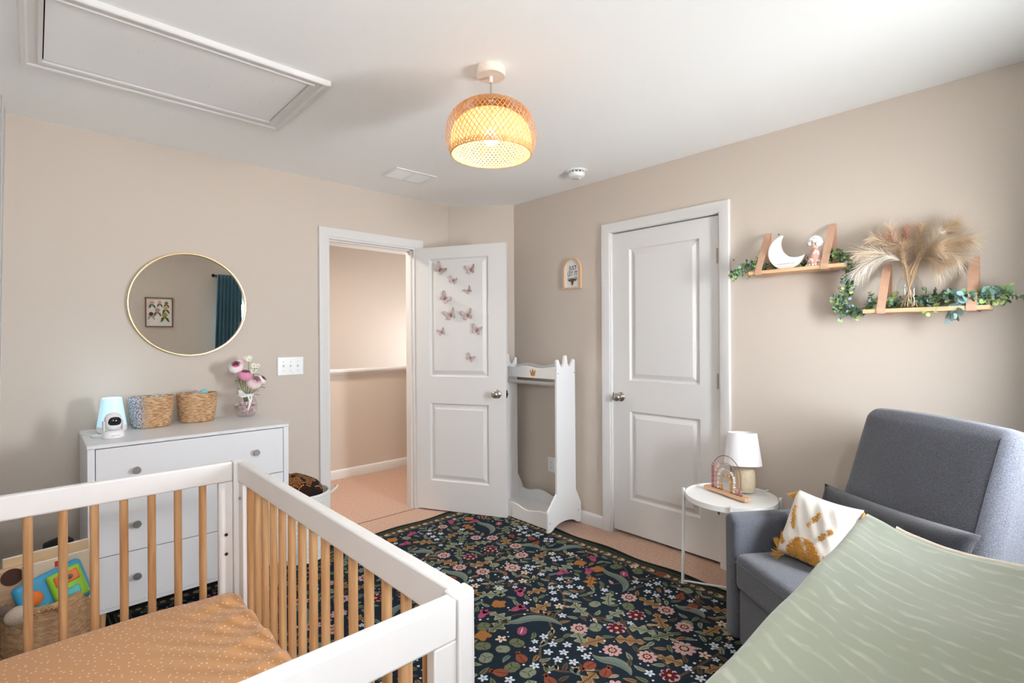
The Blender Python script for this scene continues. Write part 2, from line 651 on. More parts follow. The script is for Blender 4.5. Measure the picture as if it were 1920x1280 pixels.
# closet door, shut; local x runs from the knob side to the hinge side
d2 = thing('door_2', 'white two-panel closet door shut in the right wall', 'door', (XB + 0.022, CY1 - 0.006, 0.02), -PI / 2)
struct(d2)
door_slab(0.758, 2.032, 0.035, [(0.132, 0.758 - 0.128, 0.226, 0.822), (0.132, 0.758 - 0.128, 1.028, 1.915)]).build('panel', white, d2, smooth=20)
knob_mb(frame((0.062, 0, 0.914), (1, 0, 0), (0, 0, 1), (0, -1, 0))).build('knob', nickel, d2, smooth=60)
MB().box(-0.002, 0.001, -0.003, 0.03, 0.885, 0.94).build('latch', dark_metal, d2)
for zh in (1.795, 1.06, 0.325):
    hinge_mb(zh, frame((0.762, -0.004, 0), (-1, 0, 0), (0, -1, 0), (0, 0, 1))).build('hinge', nickel, d2)

# window of the near wall, seen in the mirror
glass = bpy.data.materials.new('clear_pane')
glass.use_nodes = True
nt = glass.node_tree
nt.nodes.remove(nt.nodes['Principled BSDF'])
tr, gl, mx = nt.nodes.new('ShaderNodeBsdfTransparent'), nt.nodes.new('ShaderNodeBsdfGlossy'), nt.nodes.new('ShaderNodeMixShader')
gl.inputs['Roughness'].default_value = 0.02
mx.inputs[0].default_value = 0.05
nt.links.new(tr.outputs[0], mx.inputs[1])
nt.links.new(gl.outputs[0], mx.inputs[2])
nt.links.new(mx.outputs[0], nt.nodes['Material Output'].inputs['Surface'])


def window(name, M, w, h):
    """sash window in local x 0..w, z 0..h, y thickness"""
    r = bpy.data.objects.new(name, None)
    COL.objects.link(r)
    r.matrix_world = M
    struct(r)
    m = MB()
    m.box(0, 0.04, 0, 0.08, 0, h).box(w - 0.04, w, 0, 0.08, 0, h).box(0.04, w - 0.04, 0, 0.08, 0, 0.04).box(0.04, w - 0.04, 0, 0.08, h - 0.04, h)
    m.build('frame', white, r)
    m = MB()
    for z0, z1, y in ((0.04, h / 2 + 0.015, 0.035), (h / 2 - 0.015, h - 0.04, 0.012)):
        m.box(0.04, 0.075, y, y + 0.022, z0, z1).box(w - 0.075, w - 0.04, y, y + 0.022, z0, z1)
        m.box(0.075, w - 0.075, y, y + 0.022, z0, z0 + 0.035).box(0.075, w - 0.075, y, y + 0.022, z1 - 0.035, z1)
    m.build('sash', white, r)
    MB().box(0.075, w - 0.075, 0.046, 0.05, 0.075, h / 2 - 0.02).build('pane', glass, r)
    MB().box(0.075, w - 0.075, 0.022, 0.026, h / 2 + 0.02, h - 0.075).build('pane', glass, r)
    MB().box(-0.03, w + 0.03, 0.08, 0.15, -0.025, 0).build('sill', white, r)
    return r


window('window_1', Matrix.Translation((WIN_X0, WALL_C - 0.11, WIN_Z0)), WIN_X1 - WIN_X0, WIN_Z1 - WIN_Z0)
window('added_window_2', frame((4.81, 4.7, 0.9), (0, 1, 0), (-1, 0, 0), (0, 0, 1)), 0.6, 0.7)  # small unseen hall window, added to light the hall
window('added_window_3', Matrix.Translation((W3_X0, WALL_C - 0.11, W3_Z0)), W3_X1 - W3_X0, W3_Z1 - W3_Z0)  # unseen window added behind the camera for frontal fill light

# unseen ceiling light added to brighten the hall, out of the doorway's view
hl_ = thing('hall_fill_lamp', 'added unseen round fill light on the hall ceiling', 'ceiling lamp', (1.5, 4.15, H))
MB().lathe([(0, -0.02), (0.15, -0.02), (0.155, -0.015), (0.155, -0.0003), (0, -0.0003)], 40).build('base', white, hl_, smooth=30)
MB().lathe([(0, -0.075), (0.06, -0.07), (0.11, -0.05), (0.138, -0.0205), (0, -0.0205)], 40).build('glass_dome', mat('dome_glow', (245, 240, 230), 0.4, emit=((255, 236, 210), 2.0)), hl_, smooth=60)
ld = bpy.data.lights.new('hall_fill_light', 'AREA')
ld.shape, ld.size, ld.energy, ld.color = 'DISK', 0.26, 24.0, (1.0, 0.90, 0.78)
lo = bpy.data.objects.new('hall_fill_light', ld)
COL.objects.link(lo)
lo.location = (1.5, 4.15, H - 0.08)
# ------------------------------------------------------------------ rug
RX0, RX1, RY0, RY1 = 0.22, 2.655, 0.1, 3.205
rug_cols = {'field': (34, 44, 54), 'border': (30, 40, 38), 'line': (96, 94, 74), 'strip': (72, 63, 54), 'stem': (92, 76, 62), 'sage': (132, 138, 116), 'olive': (106, 112, 84),
            'ochre': (146, 112, 76), 'orange': (166, 112, 62), 'pink': (204, 164, 162), 'maroon': (92, 30, 46), 'magenta': (162, 80, 110), 'cream': (220, 198, 176), 'white': (214, 220, 228),
            'blue': (120, 142, 176), 'pod': (140, 78, 56), 'yellow': (214, 176, 102), 'dark': (38, 42, 40), 'mist': (112, 126, 124), 'pale': (196, 172, 146), 'sage_edge': (164, 168, 142), 'ochre_edge': (186, 154, 112)}
rug_keys = list(rug_cols)
rug_mats = [mat('rug_' + k, c, 0.95, 0.08, noise=(160, tuple(int(x * 0.82) for x in c), 0.3), bump=(700, 0.5)) for k, c in rug_cols.items()]
rg = MB()
Z0 = 0.009


def rk(k):
    rg.k = rug_keys.index(k)


def poly_strip(left, right, z):
    n = len(left)
    vs = [(p[0], p[1], z) for p in left] + [(p[0], p[1], z) for p in right]
    rg.add(vs, [(i, i + n, i + n + 1, i + 1) for i in range(n - 1)])


def spine(x, y, a, L, curl, n):
    pts, p, d = [], Vector((x, y)), a
    for i in range(n + 1):
        pts.append((p.copy(), d))
        p = p + Vector((math.cos(d), math.sin(d))) * (L / n)
        d += curl / n
    return pts


def leaf(x, y, a, L, W, col, curl=0.4, lobes=0, z=0.0005, vein='dark'):
    n = 18 if lobes else 9
    pts = spine(x, y, a, L, curl, n)
    le, ri = [], []
    for i, (p, d) in enumerate(pts):
        t = i / n
        w = W * (math.sin(PI * t ** 0.75) ** 0.8 if 0 < t < 1 else 0.02)
        if lobes:
            w *= 0.62 + 0.38 * math.cos(2 * PI * lobes * t + PI)
        nrm = Vector((-math.sin(d), math.cos(d)))
        le.append(p + nrm * w)
        ri.append(p - nrm * w)
    rk({'sage': 'sage_edge', 'olive': 'sage_edge', 'ochre': 'ochre_edge'}.get(col, col) if lobes else col)
    poly_strip(le, ri, Z0 + z)
    if lobes:
        rk(col)
        poly_strip([p + (q - p) * 0.76 for (p, d), q in zip(pts, le)], [p + (q - p) * 0.76 for (p, d), q in zip(pts, ri)], Z0 + z + 0.0001)
    if vein:
        rk(vein)
        k = int(n * 0.85)
        poly_strip([p + Vector((-math.sin(d), math.cos(d))) * 0.0016 for p, d in pts[:k]], [p - Vector((-math.sin(d), math.cos(d))) * 0.0016 for p, d in pts[:k]], Z0 + z + 0.0002)


def disc(x, y, r, col, z, petals=0, amp=0.25, rot=0.0, sq=1.0):
    n = max(10, petals * 6)
    rk(col)
    vs = [(x, y, Z0 + z)]
    for i in range(n):
        t = 2 * PI * i / n
        rr = r * (1 - amp + amp * abs(math.cos(petals * t / 2)) ** 0.7) if petals else r
        ca, sa = rr * math.cos(t), rr * sq * math.sin(t)
        vs.append((x + ca * math.cos(rot) - sa * math.sin(rot), y + ca * math.sin(rot) + sa * math.cos(rot), Z0 + z))
    rg.add(vs, [(0, 1 + i, 1 + (i + 1) % n) for i in range(n)])


def rosette(x, y, r, kind='A'):
    rot = random.random() * 6
    if kind == 'C':
        disc(x, y, r, 'pink', 0.0009, 9, 0.3, rot)
        disc(x, y, r * 0.45, 'dark', 0.0011, 8, 0.2, rot)
        disc(x, y, r * 0.3, 'pale', 0.0013)
    elif kind == 'B':
        disc(x, y, r, 'pink', 0.0009, 8, 0.38, rot)
        disc(x, y, r * 0.86, 'maroon', 0.0011, 7, 0.42, rot + 0.4)
        disc(x, y, r * 0.2, 'yellow', 0.0013)
    else:
        disc(x, y, r, 'pink', 0.0009, 9, 0.28, rot)
        disc(x, y, r * 0.52, 'maroon', 0.0011, 9, 0.3, rot)
        disc(x, y, r * 0.3, 'pale', 0.0013)
        disc(x, y, r * 0.14, 'orange', 0.0015)


def starflower(x, y, r, col='white'):
    rot = random.random() * 6
    for k in range(5):
        a = rot + k * 2 * PI / 5
        disc(x + 0.6 * r * math.cos(a), y + 0.6 * r * math.sin(a), r * 0.46, col, 0.0009, rot=a, sq=0.62)
    disc(x, y, r * 0.24, 'blue' if col == 'white' else 'pod', 0.0011)


def stem(pts, w=0.006, col='stem'):
    P = [Vector(p) for p in pts]
    out = []
    for i in range(len(P) - 1):
        p0, p1, p2, p3 = P[max(i - 1, 0)], P[i], P[i + 1], P[min(i + 2, len(P) - 1)]
        for k in range(6):
            t = k / 6
            out.append(0.5 * ((2 * p1) + (-p0 + p2) * t + (2 * p0 - 5 * p1 + 4 * p2 - p3) * t * t + (-p0 + 3 * p1 - 3 * p2 + p3) * t ** 3))
    out.append(P[-1])
    le, ri = [], []
    for i, p in enumerate(out):
        d = (out[min(i + 1, len(out) - 1)] - out[max(i - 1, 0)]).normalized()
        nn = Vector((-d.y, d.x)) * w * 0.5
        le.append(p + nn)
        ri.append(p - nn)
    rk(col)
    poly_strip(le, ri, Z0 + 0.0003)


def trumpet(x, y, a, s, col='magenta'):
    leaf(x, y, a, s, s * 0.22, col, 0.2, z=0.0009, vein=None)
    for da in (-0.7, 0, 0.7):
        leaf(x + math.cos(a) * s * 0.55, y + math.sin(a) * s * 0.55, a + da, s * 0.55, s * 0.15, col, 0.2 * da, z=0.0010, vein='maroon' if da else None)


def ribbonleaf(x, y, a, L, W, curl):
    for k, (o, c) in enumerate(((0, 'mist'), (0.25, 'olive'), (-0.3, 'sage'))):
        n = 22
        pts = spine(x, y, a, L, curl, n)
        # S-curve
        pts = []
        p, d = Vector((x, y)), a
        for i in range(n + 1):
            pts.append((p.copy(), d))
            p = p + Vector((math.cos(d), math.sin(d))) * (L / n)
            d += curl / n * (1.6 if i < n * 0.6 else -1.9)
        le, ri = [], []
        for i, (p, d) in enumerate(pts):
            t = i / n
            w = W * math.sin(PI * min(1, max(0, t * 0.97 + 0.015))) ** 0.9 * (1 if k == 0 else 0.16)
            nn = Vector((-math.sin(d), math.cos(d)))
            q = p + nn * o * W * 2 * math.sin(PI * t)
            le.append(q + nn * w)
            ri.append(q - nn * w)
        rk(c)
        poly_strip(le, ri, Z0 + 0.0006 + 0.0002 * k)


def pod(x, y, a, s):
    leaf(x, y, a, s, s * 0.34, 'pod', 0.15, z=0.0009, vein='maroon')
    for d in (-0.5, 0, 0.5):
        leaf(x + math.cos(a) * s * 0.85, y + math.sin(a) * s * 0.85, a + d, s * 0.35, s * 0.06, 'pod', 0, z=0.0009, vein=None)


# field and border bands
def band(x0, x1, y0, y1, col, z=0.0):
    rk(col)
    nx, ny = max(1, int((x1 - x0) / 0.05)), max(1, int((y1 - y0) / 0.05))
    rg.grid(lambda u, v: (x0 + (x1 - x0) * u, y0 + (y1 - y0) * v, Z0 + z), nx, ny)


band(RX0, RX1, RY0, RY1, 'field')
for d0, d1_, c in ((0.0, 0.034, 'border'), (0.034, 0.041, 'line'), (0.041, 0.056, 'border'), (0.056, 0.060, 'line'), (0.060, 0.112, 'strip'), (0.112, 0.117, 'line')):
    z = 0.0002
    band(RX0 + d0, RX1 - d0, RY1 - d1_, RY1 - d0, c, z)
    band(RX0 + d0, RX1 - d0, RY0 + d0, RY0 + d1_, c, z)
    band(RX1 - d1_, RX1 - d0, RY0 + d1_, RY1 - d1_, c, z)
    band(RX0 + d0, RX0 + d1_, RY0 + d1_, RY1 - d1_, c, z)


def border_motifs(p, q):
    p, q = Vector(p), Vector(q)
    L = (q - p).length
    d = (q - p) / L
    a = math.atan2(d.y, d.x)
    n = int(L / 0.1)
    for i in range(n):
        c = p + d * (L * (i + 0.5) / n)
        disc(c.x, c.y, 0.014, 'pale', 0.0007, 5, 0.35, random.random() * 6)
        disc(c.x, c.y, 0.006, 'orange', 0.0009)
        for s in (-1, 1):
            leaf(c.x + d.x * 0.03, c.y + d.y * 0.03, a + 0.5 * s, 0.045, 0.008, 'pale', -0.5 * s, z=0.0006, vein=None)
            leaf(c.x - d.x * 0.02, c.y - d.y * 0.02, a + PI + 0.7 * s, 0.035, 0.007, 'olive', 0.4 * s, z=0.0006, vein=None)


border_motifs((RX1 - 0.086, RY0 + 0.1), (RX1 - 0.086, RY1 - 0.1))
border_motifs((RX0 + 0.1, RY1 - 0.086), (RX1 - 0.1, RY1 - 0.086))
border_motifs((RX0 + 0.086, RY0 + 0.1), (RX0 + 0.086, RY1 - 0.1))

FX0, FX1, FY0, FY1 = RX0 + 0.125, RX1 - 0.125, RY0 + 0.125, RY1 - 0.125
taken = []


def free(x, y, r):
    for a, b, c in taken:
        if (a - x) ** 2 + (b - y) ** 2 < (r + c) ** 2:
            return False
    return FX0 + r * 0.6 < x < FX1 - r * 0.6 and FY0 + r * 0.6 < y < FY1 - r * 0.6


def claim(x, y, r):
    taken.append((x, y, r))
ROS = [(2.225, 2.59, 'A'), (2.103, 2.466, 'B'), (2.246, 2.385, 'A'), (1.831, 2.587, 'A'), (1.936, 2.461, 'B'), (2.179, 2.26, 'A'), (1.8, 2.388, 'A'), (1.864, 2.253, 'A'), (2.019, 2.172, 'C'), (2.218, 1.512, 'A'), (2.244, 1.317, 'A'), (2.103, 1.394, 'B'), (1.818, 1.509, 'A'), (1.944, 1.394, 'B'), (2.175, 1.184, 'A'), (1.792, 1.307, 'A'), (2.024, 1.103, 'C'), (1.861, 1.181, 'A')]
TRU = [(1.752, 2.909), (1.873, 3.023), (2.453, 1.929), (2.182, 1.934), (2.304, 1.839), (1.852, 1.934), (1.738, 1.829), (1.579, 1.907), (2.206, 3.022), (2.326, 2.914)]
HEA = [(2.42, 1.682), (1.614, 1.675), (2.431, 2.755)]
ORA = [(2.337, 2.985), (2.349, 1.941), (2.361, 1.821), (1.694, 1.924), (1.461, 1.77), (1.724, 3.021)]
PODS = [(2.372, 2.326), (2.41, 2.408), (1.683, 2.321), (2.366, 1.249), (2.419, 1.336), (1.477, 1.541), (1.347, 1.533), (1.634, 1.312), (1.66, 1.239), (1.458, 1.361), (2.562, 1.547)]
STA = [(2.02, 2.89), (1.943, 2.823), (1.952, 2.882), (1.961, 2.943), (2.171, 2.849), (2.443, 2.507), (2.438, 2.56), (2.426, 2.453), (1.701, 2.461), (1.908, 2.11), (1.789, 2.187), (1.803, 2.041), (2.114, 1.891), (2.182, 1.83), (2.087, 1.797), (2.121, 1.751), (1.975, 1.814), (1.928, 1.763), (2.023, 1.716), (2.081, 2.0), (2.191, 1.645), (2.386, 1.583), (2.409, 1.518), (2.453, 1.493), (2.341, 1.481), (2.42, 1.409), (2.339, 1.428), (2.38, 1.364), (1.844, 1.635), (1.655, 1.576), (1.554, 1.543), (1.641, 1.511), (1.684, 1.465), (1.585, 1.487), (1.631, 1.44), (1.704, 1.405), (1.577, 1.424), (1.611, 1.369), (1.678, 1.357), (1.479, 1.462), (1.279, 1.548), (1.347, 1.47), (1.914, 1.03), (1.776, 1.117), (1.891, 0.964), (2.14, 1.026), (2.179, 0.98), (2.006, 1.856), (2.048, 1.832)]
OAK = [(2.264, 2.488, 'ochre'), (1.944, 2.672, 'sage'), (1.916, 2.352, 'ochre'), (1.8, 2.493, 'ochre'), (1.944, 1.61, 'sage'), (2.126, 1.583, 'sage'), (1.783, 1.41, 'ochre'), (1.906, 1.297, 'ochre'), (2.242, 1.413, 'ochre'), (2.207, 1.761, 'orange'), (1.823, 1.757, 'ochre'), (1.849, 2.842, 'ochre'), (2.224, 2.851, 'orange'), (2.141, 1.291, 'ochre'), (1.567, 1.771, 'olive'), (1.719, 2.02, 'sage'), (1.621, 1.834, 'sage'), (1.797, 2.018, 'sage'), (2.255, 1.957, 'sage'), (2.111, 2.284, 'sage'), (2.024, 1.31, 'sage'), (1.779, 1.473, 'sage')]
LIL = [(1.535, 1.626), (1.412, 1.71), (1.51, 1.823), (1.879, 1.464), (2.464, 1.767), (2.503, 1.648), (2.205, 1.188), (1.429, 1.451), (1.408, 1.519), (1.37, 1.639), (2.506, 2.226), (2.143, 1.465)]
RIB = [(2.254, 2.654, 2.38, 2.891), (1.794, 2.648, 1.736, 2.778), (1.779, 1.578, 1.63, 1.802), (2.243, 1.57, 2.41, 1.782), (1.712, 2.227, 1.739, 2.409), (2.312, 1.157, 2.336, 1.301), (1.712, 1.16, 1.724, 1.332), (2.325, 2.245, 2.297, 2.393), (2.534, 2.055, 2.409, 2.189)]
CRE = [(2.326, 2.146), (2.406, 2.065), (1.504, 1.694), (2.326, 1.078), (1.728, 2.153), (2.54, 1.699), (2.044, 1.022), (1.897, 1.702), (2.029, 2.08), (1.951, 2.015)]
STE = [[(1.786, 1.683), (1.7, 1.565), (1.598, 1.54), (1.515, 1.454), (1.523, 1.38), (1.583, 1.31)], [(1.8, 2.117), (1.878, 2.046), (2.003, 1.992), (2.165, 2.074), (2.38, 2.255)], [(2.034, 1.904), (2.009, 1.783), (1.915, 1.686), (1.837, 1.66)], [(2.282, 1.013), (2.144, 0.985), (1.949, 1.007), (1.794, 1.038)], [(2.274, 1.655), (2.413, 1.589), (2.553, 1.493), (2.484, 1.35), (2.395, 1.198)], [(1.784, 2.676), (1.653, 2.539), (1.675, 2.451)], [(1.678, 1.191), (1.638, 1.275), (1.605, 1.338)], [(1.871, 2.341), (1.989, 2.34), (2.114, 2.376)], [(1.986, 1.671), (1.938, 1.522), (1.952, 1.398)], [(2.065, 1.316), (2.048, 1.186), (2.046, 1.093)]]
for l in STE:
    stem(l, 0.011)
    for i, (x, y) in enumerate(l):
        a = random.random() * 6
        leaf(x, y, a, 0.05, 0.009, 'pale', 0.3)
for x, y, X, Y in RIB:
    a, L = math.atan2(Y - y, X - x), math.hypot(X - x, Y - y)
    ribbonleaf(x, y, a - 0.75, L * 1.2, 0.026, 1.5)
    claim((x + X) / 2, (y + Y) / 2, L * 0.25)
    claim(x * 0.8 + X * 0.2, y * 0.8 + Y * 0.2, L * 0.16)
    claim(x * 0.2 + X * 0.8, y * 0.2 + Y * 0.8, L * 0.16)
for i, (x, y, k) in enumerate(OAK):
    a = 0.8 + 2.4 * (i % 3) + 0.3 * i
    leaf(x - 0.065 * math.cos(a), y - 0.065 * math.sin(a), a, 0.135, 0.042, k, 0.5 - (i % 3) * 0.5, 3)
    claim(x, y, 0.045)
for x, y in LIL:
    a = random.random() * 6
    disc(x, y, 0.036, random.choice(['sage', 'olive']), 0.0005, 2, 0.25, a)
    for k in range(3):
        leaf(x, y, a + k * 2.1, 0.036, 0.0016, 'dark', 0, z=0.0007, vein=None)
    claim(x, y, 0.034)
for x, y, k in ROS:
    rosette(x, y, {'A': 0.042, 'B': 0.046, 'C': 0.050}[k], k)
    claim(x, y, 0.043)
for i, (x, y) in enumerate(TRU):
    a = 0.5 + (i % 3) * 0.5 - 0.6
    trumpet(x - 0.045 * math.cos(a), y - 0.045 * math.sin(a), a, 0.082)
    claim(x, y, 0.036)
for x, y in HEA:
    disc(x, y, 0.034, 'magenta', 0.0009, 2, 0.2, 0.7, 0.8)
    leaf(x - 0.02, y - 0.01, 0.5, 0.05, 0.003, 'cream', 0.2, z=0.0011, vein=None)
    claim(x, y, 0.045)
for i, (x, y) in enumerate(ORA):
    for k in range(4):
        disc(x + 0.02 * math.cos(i + k * 1.6), y + 0.02 * math.sin(i + k * 1.6), 0.022, 'orange', 0.0008 + 0.0001 * k, 3, 0.3, k)
    claim(x, y, 0.04)
for i, (x, y) in enumerate(PODS):
    a = 0.3 + (i % 4) * 0.9
    pod(x - 0.04 * math.cos(a), y - 0.04 * math.sin(a), a, 0.072)
    claim(x, y, 0.034)
for x, y in STA:
    starflower(x, y, 0.021)
    claim(x, y, 0.021)
for x, y in CRE:
    starflower(x, y, 0.026, 'cream')
    claim(x, y, 0.026)

# the rest of the field, between the placed motifs
for cx in range(4):
    for cy in range(5):
        x, y = FX0 + 0.3 + cx * 0.58, FY0 + 0.2 + cy * 0.6
        pts = [(x, y)]
        a = 0.6 + random.random() * 0.8
        for k in range(5):
            a += random.uniform(-0.7, 0.7)
            q = (pts[-1][0] + 0.11 * math.cos(a), pts[-1][1] + 0.11 * math.sin(a))
            if not (FX0 < q[0] < FX1 and FY0 < q[1] < FY1):
                break
            pts.append(q)
        if len(pts) > 2:
            stem(pts, 0.008)
for kind, tries, r in (('rib', 60, 0.09), ('ros', 160, 0.05), ('oak', 1500, 0.045), ('tru', 160, 0.042), ('pod', 160, 0.038), ('lil', 260, 0.038), ('clu', 500, 0.042), ('leaf', 9000, 0.019), ('star', 3000, 0.019), ('dot', 5000, 0.010)):
    for _ in range(tries):
        x, y = random.uniform(FX0, FX1), random.uniform(FY0, FY1)
        if not free(x, y, r):
            continue
        claim(x, y, r * 0.92)
        a = random.random() * 2 * PI
        if kind == 'rib':
            ribbonleaf(x - 0.12 * math.cos(a), y - 0.12 * math.sin(a), a - 0.5, 0.3, 0.022, 1.4)
        elif kind == 'ros':
            rosette(x, y, random.uniform(0.036, 0.046), random.choice('AAABC'))
        elif kind == 'oak':
            leaf(x - 0.06 * math.cos(a), y - 0.06 * math.sin(a), a, 0.12, 0.036, random.choice(['sage', 'sage', 'ochre', 'olive', 'ochre']), random.uniform(-0.6, 0.6), 3)
        elif kind == 'tru':
            trumpet(x - 0.034 * math.cos(a), y - 0.034 * math.sin(a), a, 0.072, random.choice(['magenta', 'magenta', 'orange']))
        elif kind == 'pod':
            pod(x - 0.03 * math.cos(a), y - 0.03 * math.sin(a), a, 0.06)
        elif kind == 'lil':
            disc(x, y, 0.032, random.choice(['sage', 'olive']), 0.0005, 2, 0.25, a)
            leaf(x, y, a, 0.03, 0.002, 'dark', 0, z=0.0007, vein=None)
        elif kind == 'clu':
            for k in range(4):
                starflower(x + 0.026 * math.cos(a + k * 1.6), y + 0.026 * math.sin(a + k * 1.6), 0.017)
        elif kind == 'leaf':
            leaf(x - 0.03 * math.cos(a), y - 0.03 * math.sin(a), a, 0.06, 0.0115, random.choice(['sage', 'sage', 'olive', 'ochre', 'stem', 'mist', 'olive']), random.uniform(-1, 1))
        elif kind == 'star':
            starflower(x, y, 0.016, random.choice(['white', 'white', 'cream']))
        else:
            disc(x, y, random.uniform(0.004, 0.007), random.choice(['white', 'white', 'pale']), 0.0007)
# backing edge and the gentle wave of the sides
rk('border')
n = 60
for (p, q) in (((RX0, RY0), (RX1, RY0)), ((RX1, RY0), (RX1, RY1)), ((RX1, RY1), (RX0, RY1)), ((RX0, RY1), (RX0, RY0))):
    rg.grid(lambda u, v: (p[0] + (q[0] - p[0]) * u, p[1] + (q[1] - p[1]) * u, Z0 + 0.0002 if v > 0.5 else 0.0005), n, 1)
wv = []
for (x, y, z) in rg.v:
    e = min(x - RX0, RX1 - x, y - RY0, RY1 - y)
    f = math.exp(-max(e, 0) / 0.05)
    lift = 0.003 * f * (1 + math.sin(11.3 * y + 6.1 * x)) * 0.5
    wv.append((x + 0.009 * f * math.sin(13.0 * y + 1.2), y + 0.009 * f * math.sin(14.0 * x + 0.4), z + (lift if z > 0.004 else 0)))
rg.v = wv
tag(rg.build('area_rug', rug_mats, smooth=None), 'dark navy area rug with a dense floral pattern on the carpet', 'rug')

# ------------------------------------------------------------------ dresser
dw = mat('dresser_white', (226, 224, 224), 0.3, 0.45)
DRX0, DRX1, DRY0, DRY1, DRT = 0.164, 1.008, 2.868, 3.40, 0.882
dr = thing('dresser', 'white three-drawer dresser with grey metal knobs under the round mirror', 'dresser', (DRX0, DRY0, 0))
DW, DD = DRX1 - DRX0, DRY1 - DRY0
MB().box(-0.002, DW + 0.002, -0.002, DD, DRT - 0.016, DRT).build('top', dw, dr, bevel=0.002)
m = MB()
m.box(0, 0.026, 0, DD - 0.005, 0.137, DRT - 0.0165).box(DW - 0.026, DW, 0, DD - 0.005, 0.137, DRT - 0.0165).box(0.026, DW - 0.026, 0.008, DD - 0.005, 0.137, 0.154)
m.box(0.026, DW - 0.026, DD - 0.012, DD - 0.006, 0.154, DRT - 0.0165)
m.build('body', dw, dr, bevel=0.0015)
for i, (z0, z1) in enumerate(((0.6275, 0.8625), (0.3885, 0.624), (0.157, 0.385))):
    f = MB()
    f.box(0.0285, DW - 0.0285, 0.001, 0.02, z0, z1)
    f.box(0.04, DW - 0.04, 0.0205, DD - 0.03, z0 + 0.02, z1 - 0.03)
    f = f.build('drawer', dw, dr, bevel=0.0012)
    for kx in (0.172, 0.677):
        k = MB()
        zc = (z0 + z1) / 2 + (0.008 if i == 0 else 0.003)
        k.lathe([(0, 0), (0.008, 0), (0.0075, 0.012), (0.0145, 0.016), (0.0155, 0.019), (0.0155, 0.027), (0.0145, 0.0285), (0, 0.0285)], 20,
                M=frame((kx, 0.001, zc), (1, 0, 0), (0, 0, 1), (0, -1, 0)))
        k.build('knob', mat('knob_grey', (150, 146, 140), 0.4, 0.5, metal=0.7), f, smooth=40)
pine = wood('pine', (178, 130, 86), (208, 166, 120))
pale_wood = wood('pale_wood', (196, 150, 112), (220, 180, 140), 'X')
for lx, ly in ((0.045, 0.05), (DW - 0.045, 0.05), (0.045, DD - 0.06), (DW - 0.045, DD - 0.06)):
    m = MB()
    m.tube([(lx, ly, 0.137), (lx, ly, 0.0135)], [0.022, 0.014], 14)
    m.build('leg', pine, dr)

# ------------------------------------------------------------------ crib
cw = mat('crib_white', (232, 229, 227), 0.42, 0.4, noise=(9, (228, 225, 222), 0.3))
CX0, CX1, CYN, CYF, CT = -0.175, 0.577, 0.706, 2.11, 0.892
cr = thing('crib', 'white crib with round natural pine spindles and a tan mattress in it', 'crib', ((CX0 + CX1) / 2, (CYN + CYF) / 2, 0))
ox, oy = (CX0 + CX1) / 2, (CYN + CYF) / 2
hx, hy = (CX1 - CX0) / 2, (CYF - CYN) / 2
RH = 0.072


def rounded_post(sx, sy):
    """corner post with its outer corner rounded"""
    w = 0.046
    poly = [(0, 0), (w, 0)]
    R = 0.026
    for k in range(7):
        a = k / 6 * PI / 2
        poly.append((w - R + R * math.cos(a), w - R + R * math.sin(a)))
    poly.append((0, w))
    pts = [(sx * (hx - w + p[0]), sy * (hy - w + p[1])) for p in poly]
    return MB().prism(pts, 0.0105, CT)


for sx in (-1, 1):
    for sy in (-1, 1):
        rounded_post(sx, sy).build('post', cw, cr, bevel=0.003, smooth=30)
bolt = mat('steel_bolt', (176, 176, 178), 0.3, 0.5, metal=1.0)
hole = mat('bolt_hole', (44, 38, 34), 0.7, 0.2)
# long sides (along y) and ends (along x): a rail above, a rail below, two stiles
inner = 0.0465
for sx in (-1, 1):
    x0, x1 = sorted((sx * (hx - 0.004), sx * (hx - 0.034)))
    MB().box(x0, x1, -hy + inner, hy - inner, CT - RH, CT).build('rail', cw, cr, bevel=0.006, seg=3)
    MB().box(x0, x1, -hy + inner, hy - inner, 0.20, 0.262).build('rail', cw, cr, bevel=0.004)
    for sy in (-1, 1):
        y0, y1 = sorted((sy * (hy - inner), sy * (hy - inner - 0.05)))
        MB().box(x0 + 0.003, x1 - 0.003, y0, y1, 0.2625, CT - RH - 0.0005).build('stile', cw, cr, bevel=0.003)
    for i in range(15):
        y = hy - inner - 0.05 - 0.048 - i * 0.0802
        MB().tube([(sx * (hx - 0.019), y, 0.2625), (sx * (hx - 0.019), y, CT - RH - 0.0003)], 0.0115, 14).build('spindle', pine, cr)
for sy in (-1, 1):
    y0, y1 = sorted((sy * (hy - 0.004), sy * (hy - 0.034)))
    MB().box(-hx + inner, hx - inner, y0, y1, CT - RH, CT).build('rail', cw, cr, bevel=0.006, seg=3)
    MB().box(-hx + inner, hx - inner, y0, y1, 0.20, 0.262).build('rail', cw, cr, bevel=0.004)
    for sx in (-1, 1):
        x0, x1 = sorted((sx * (hx - inner), sx * (hx - inner - 0.046)))
        MB().box(x0, x1, y0 + 0.003, y1 - 0.003, 0.2625, CT - RH - 0.0005).build('stile', cw, cr, bevel=0.003)
    for x in (-0.017, 0.061, 0.136, 0.211, 0.286, 0.361, 0.436):
        MB().tube([(x - ox, sy * (hy - 0.019), 0.2625), (x - ox, sy * (hy - 0.019), CT - RH - 0.0003)], 0.0118, 14).build('spindle', pine, cr)
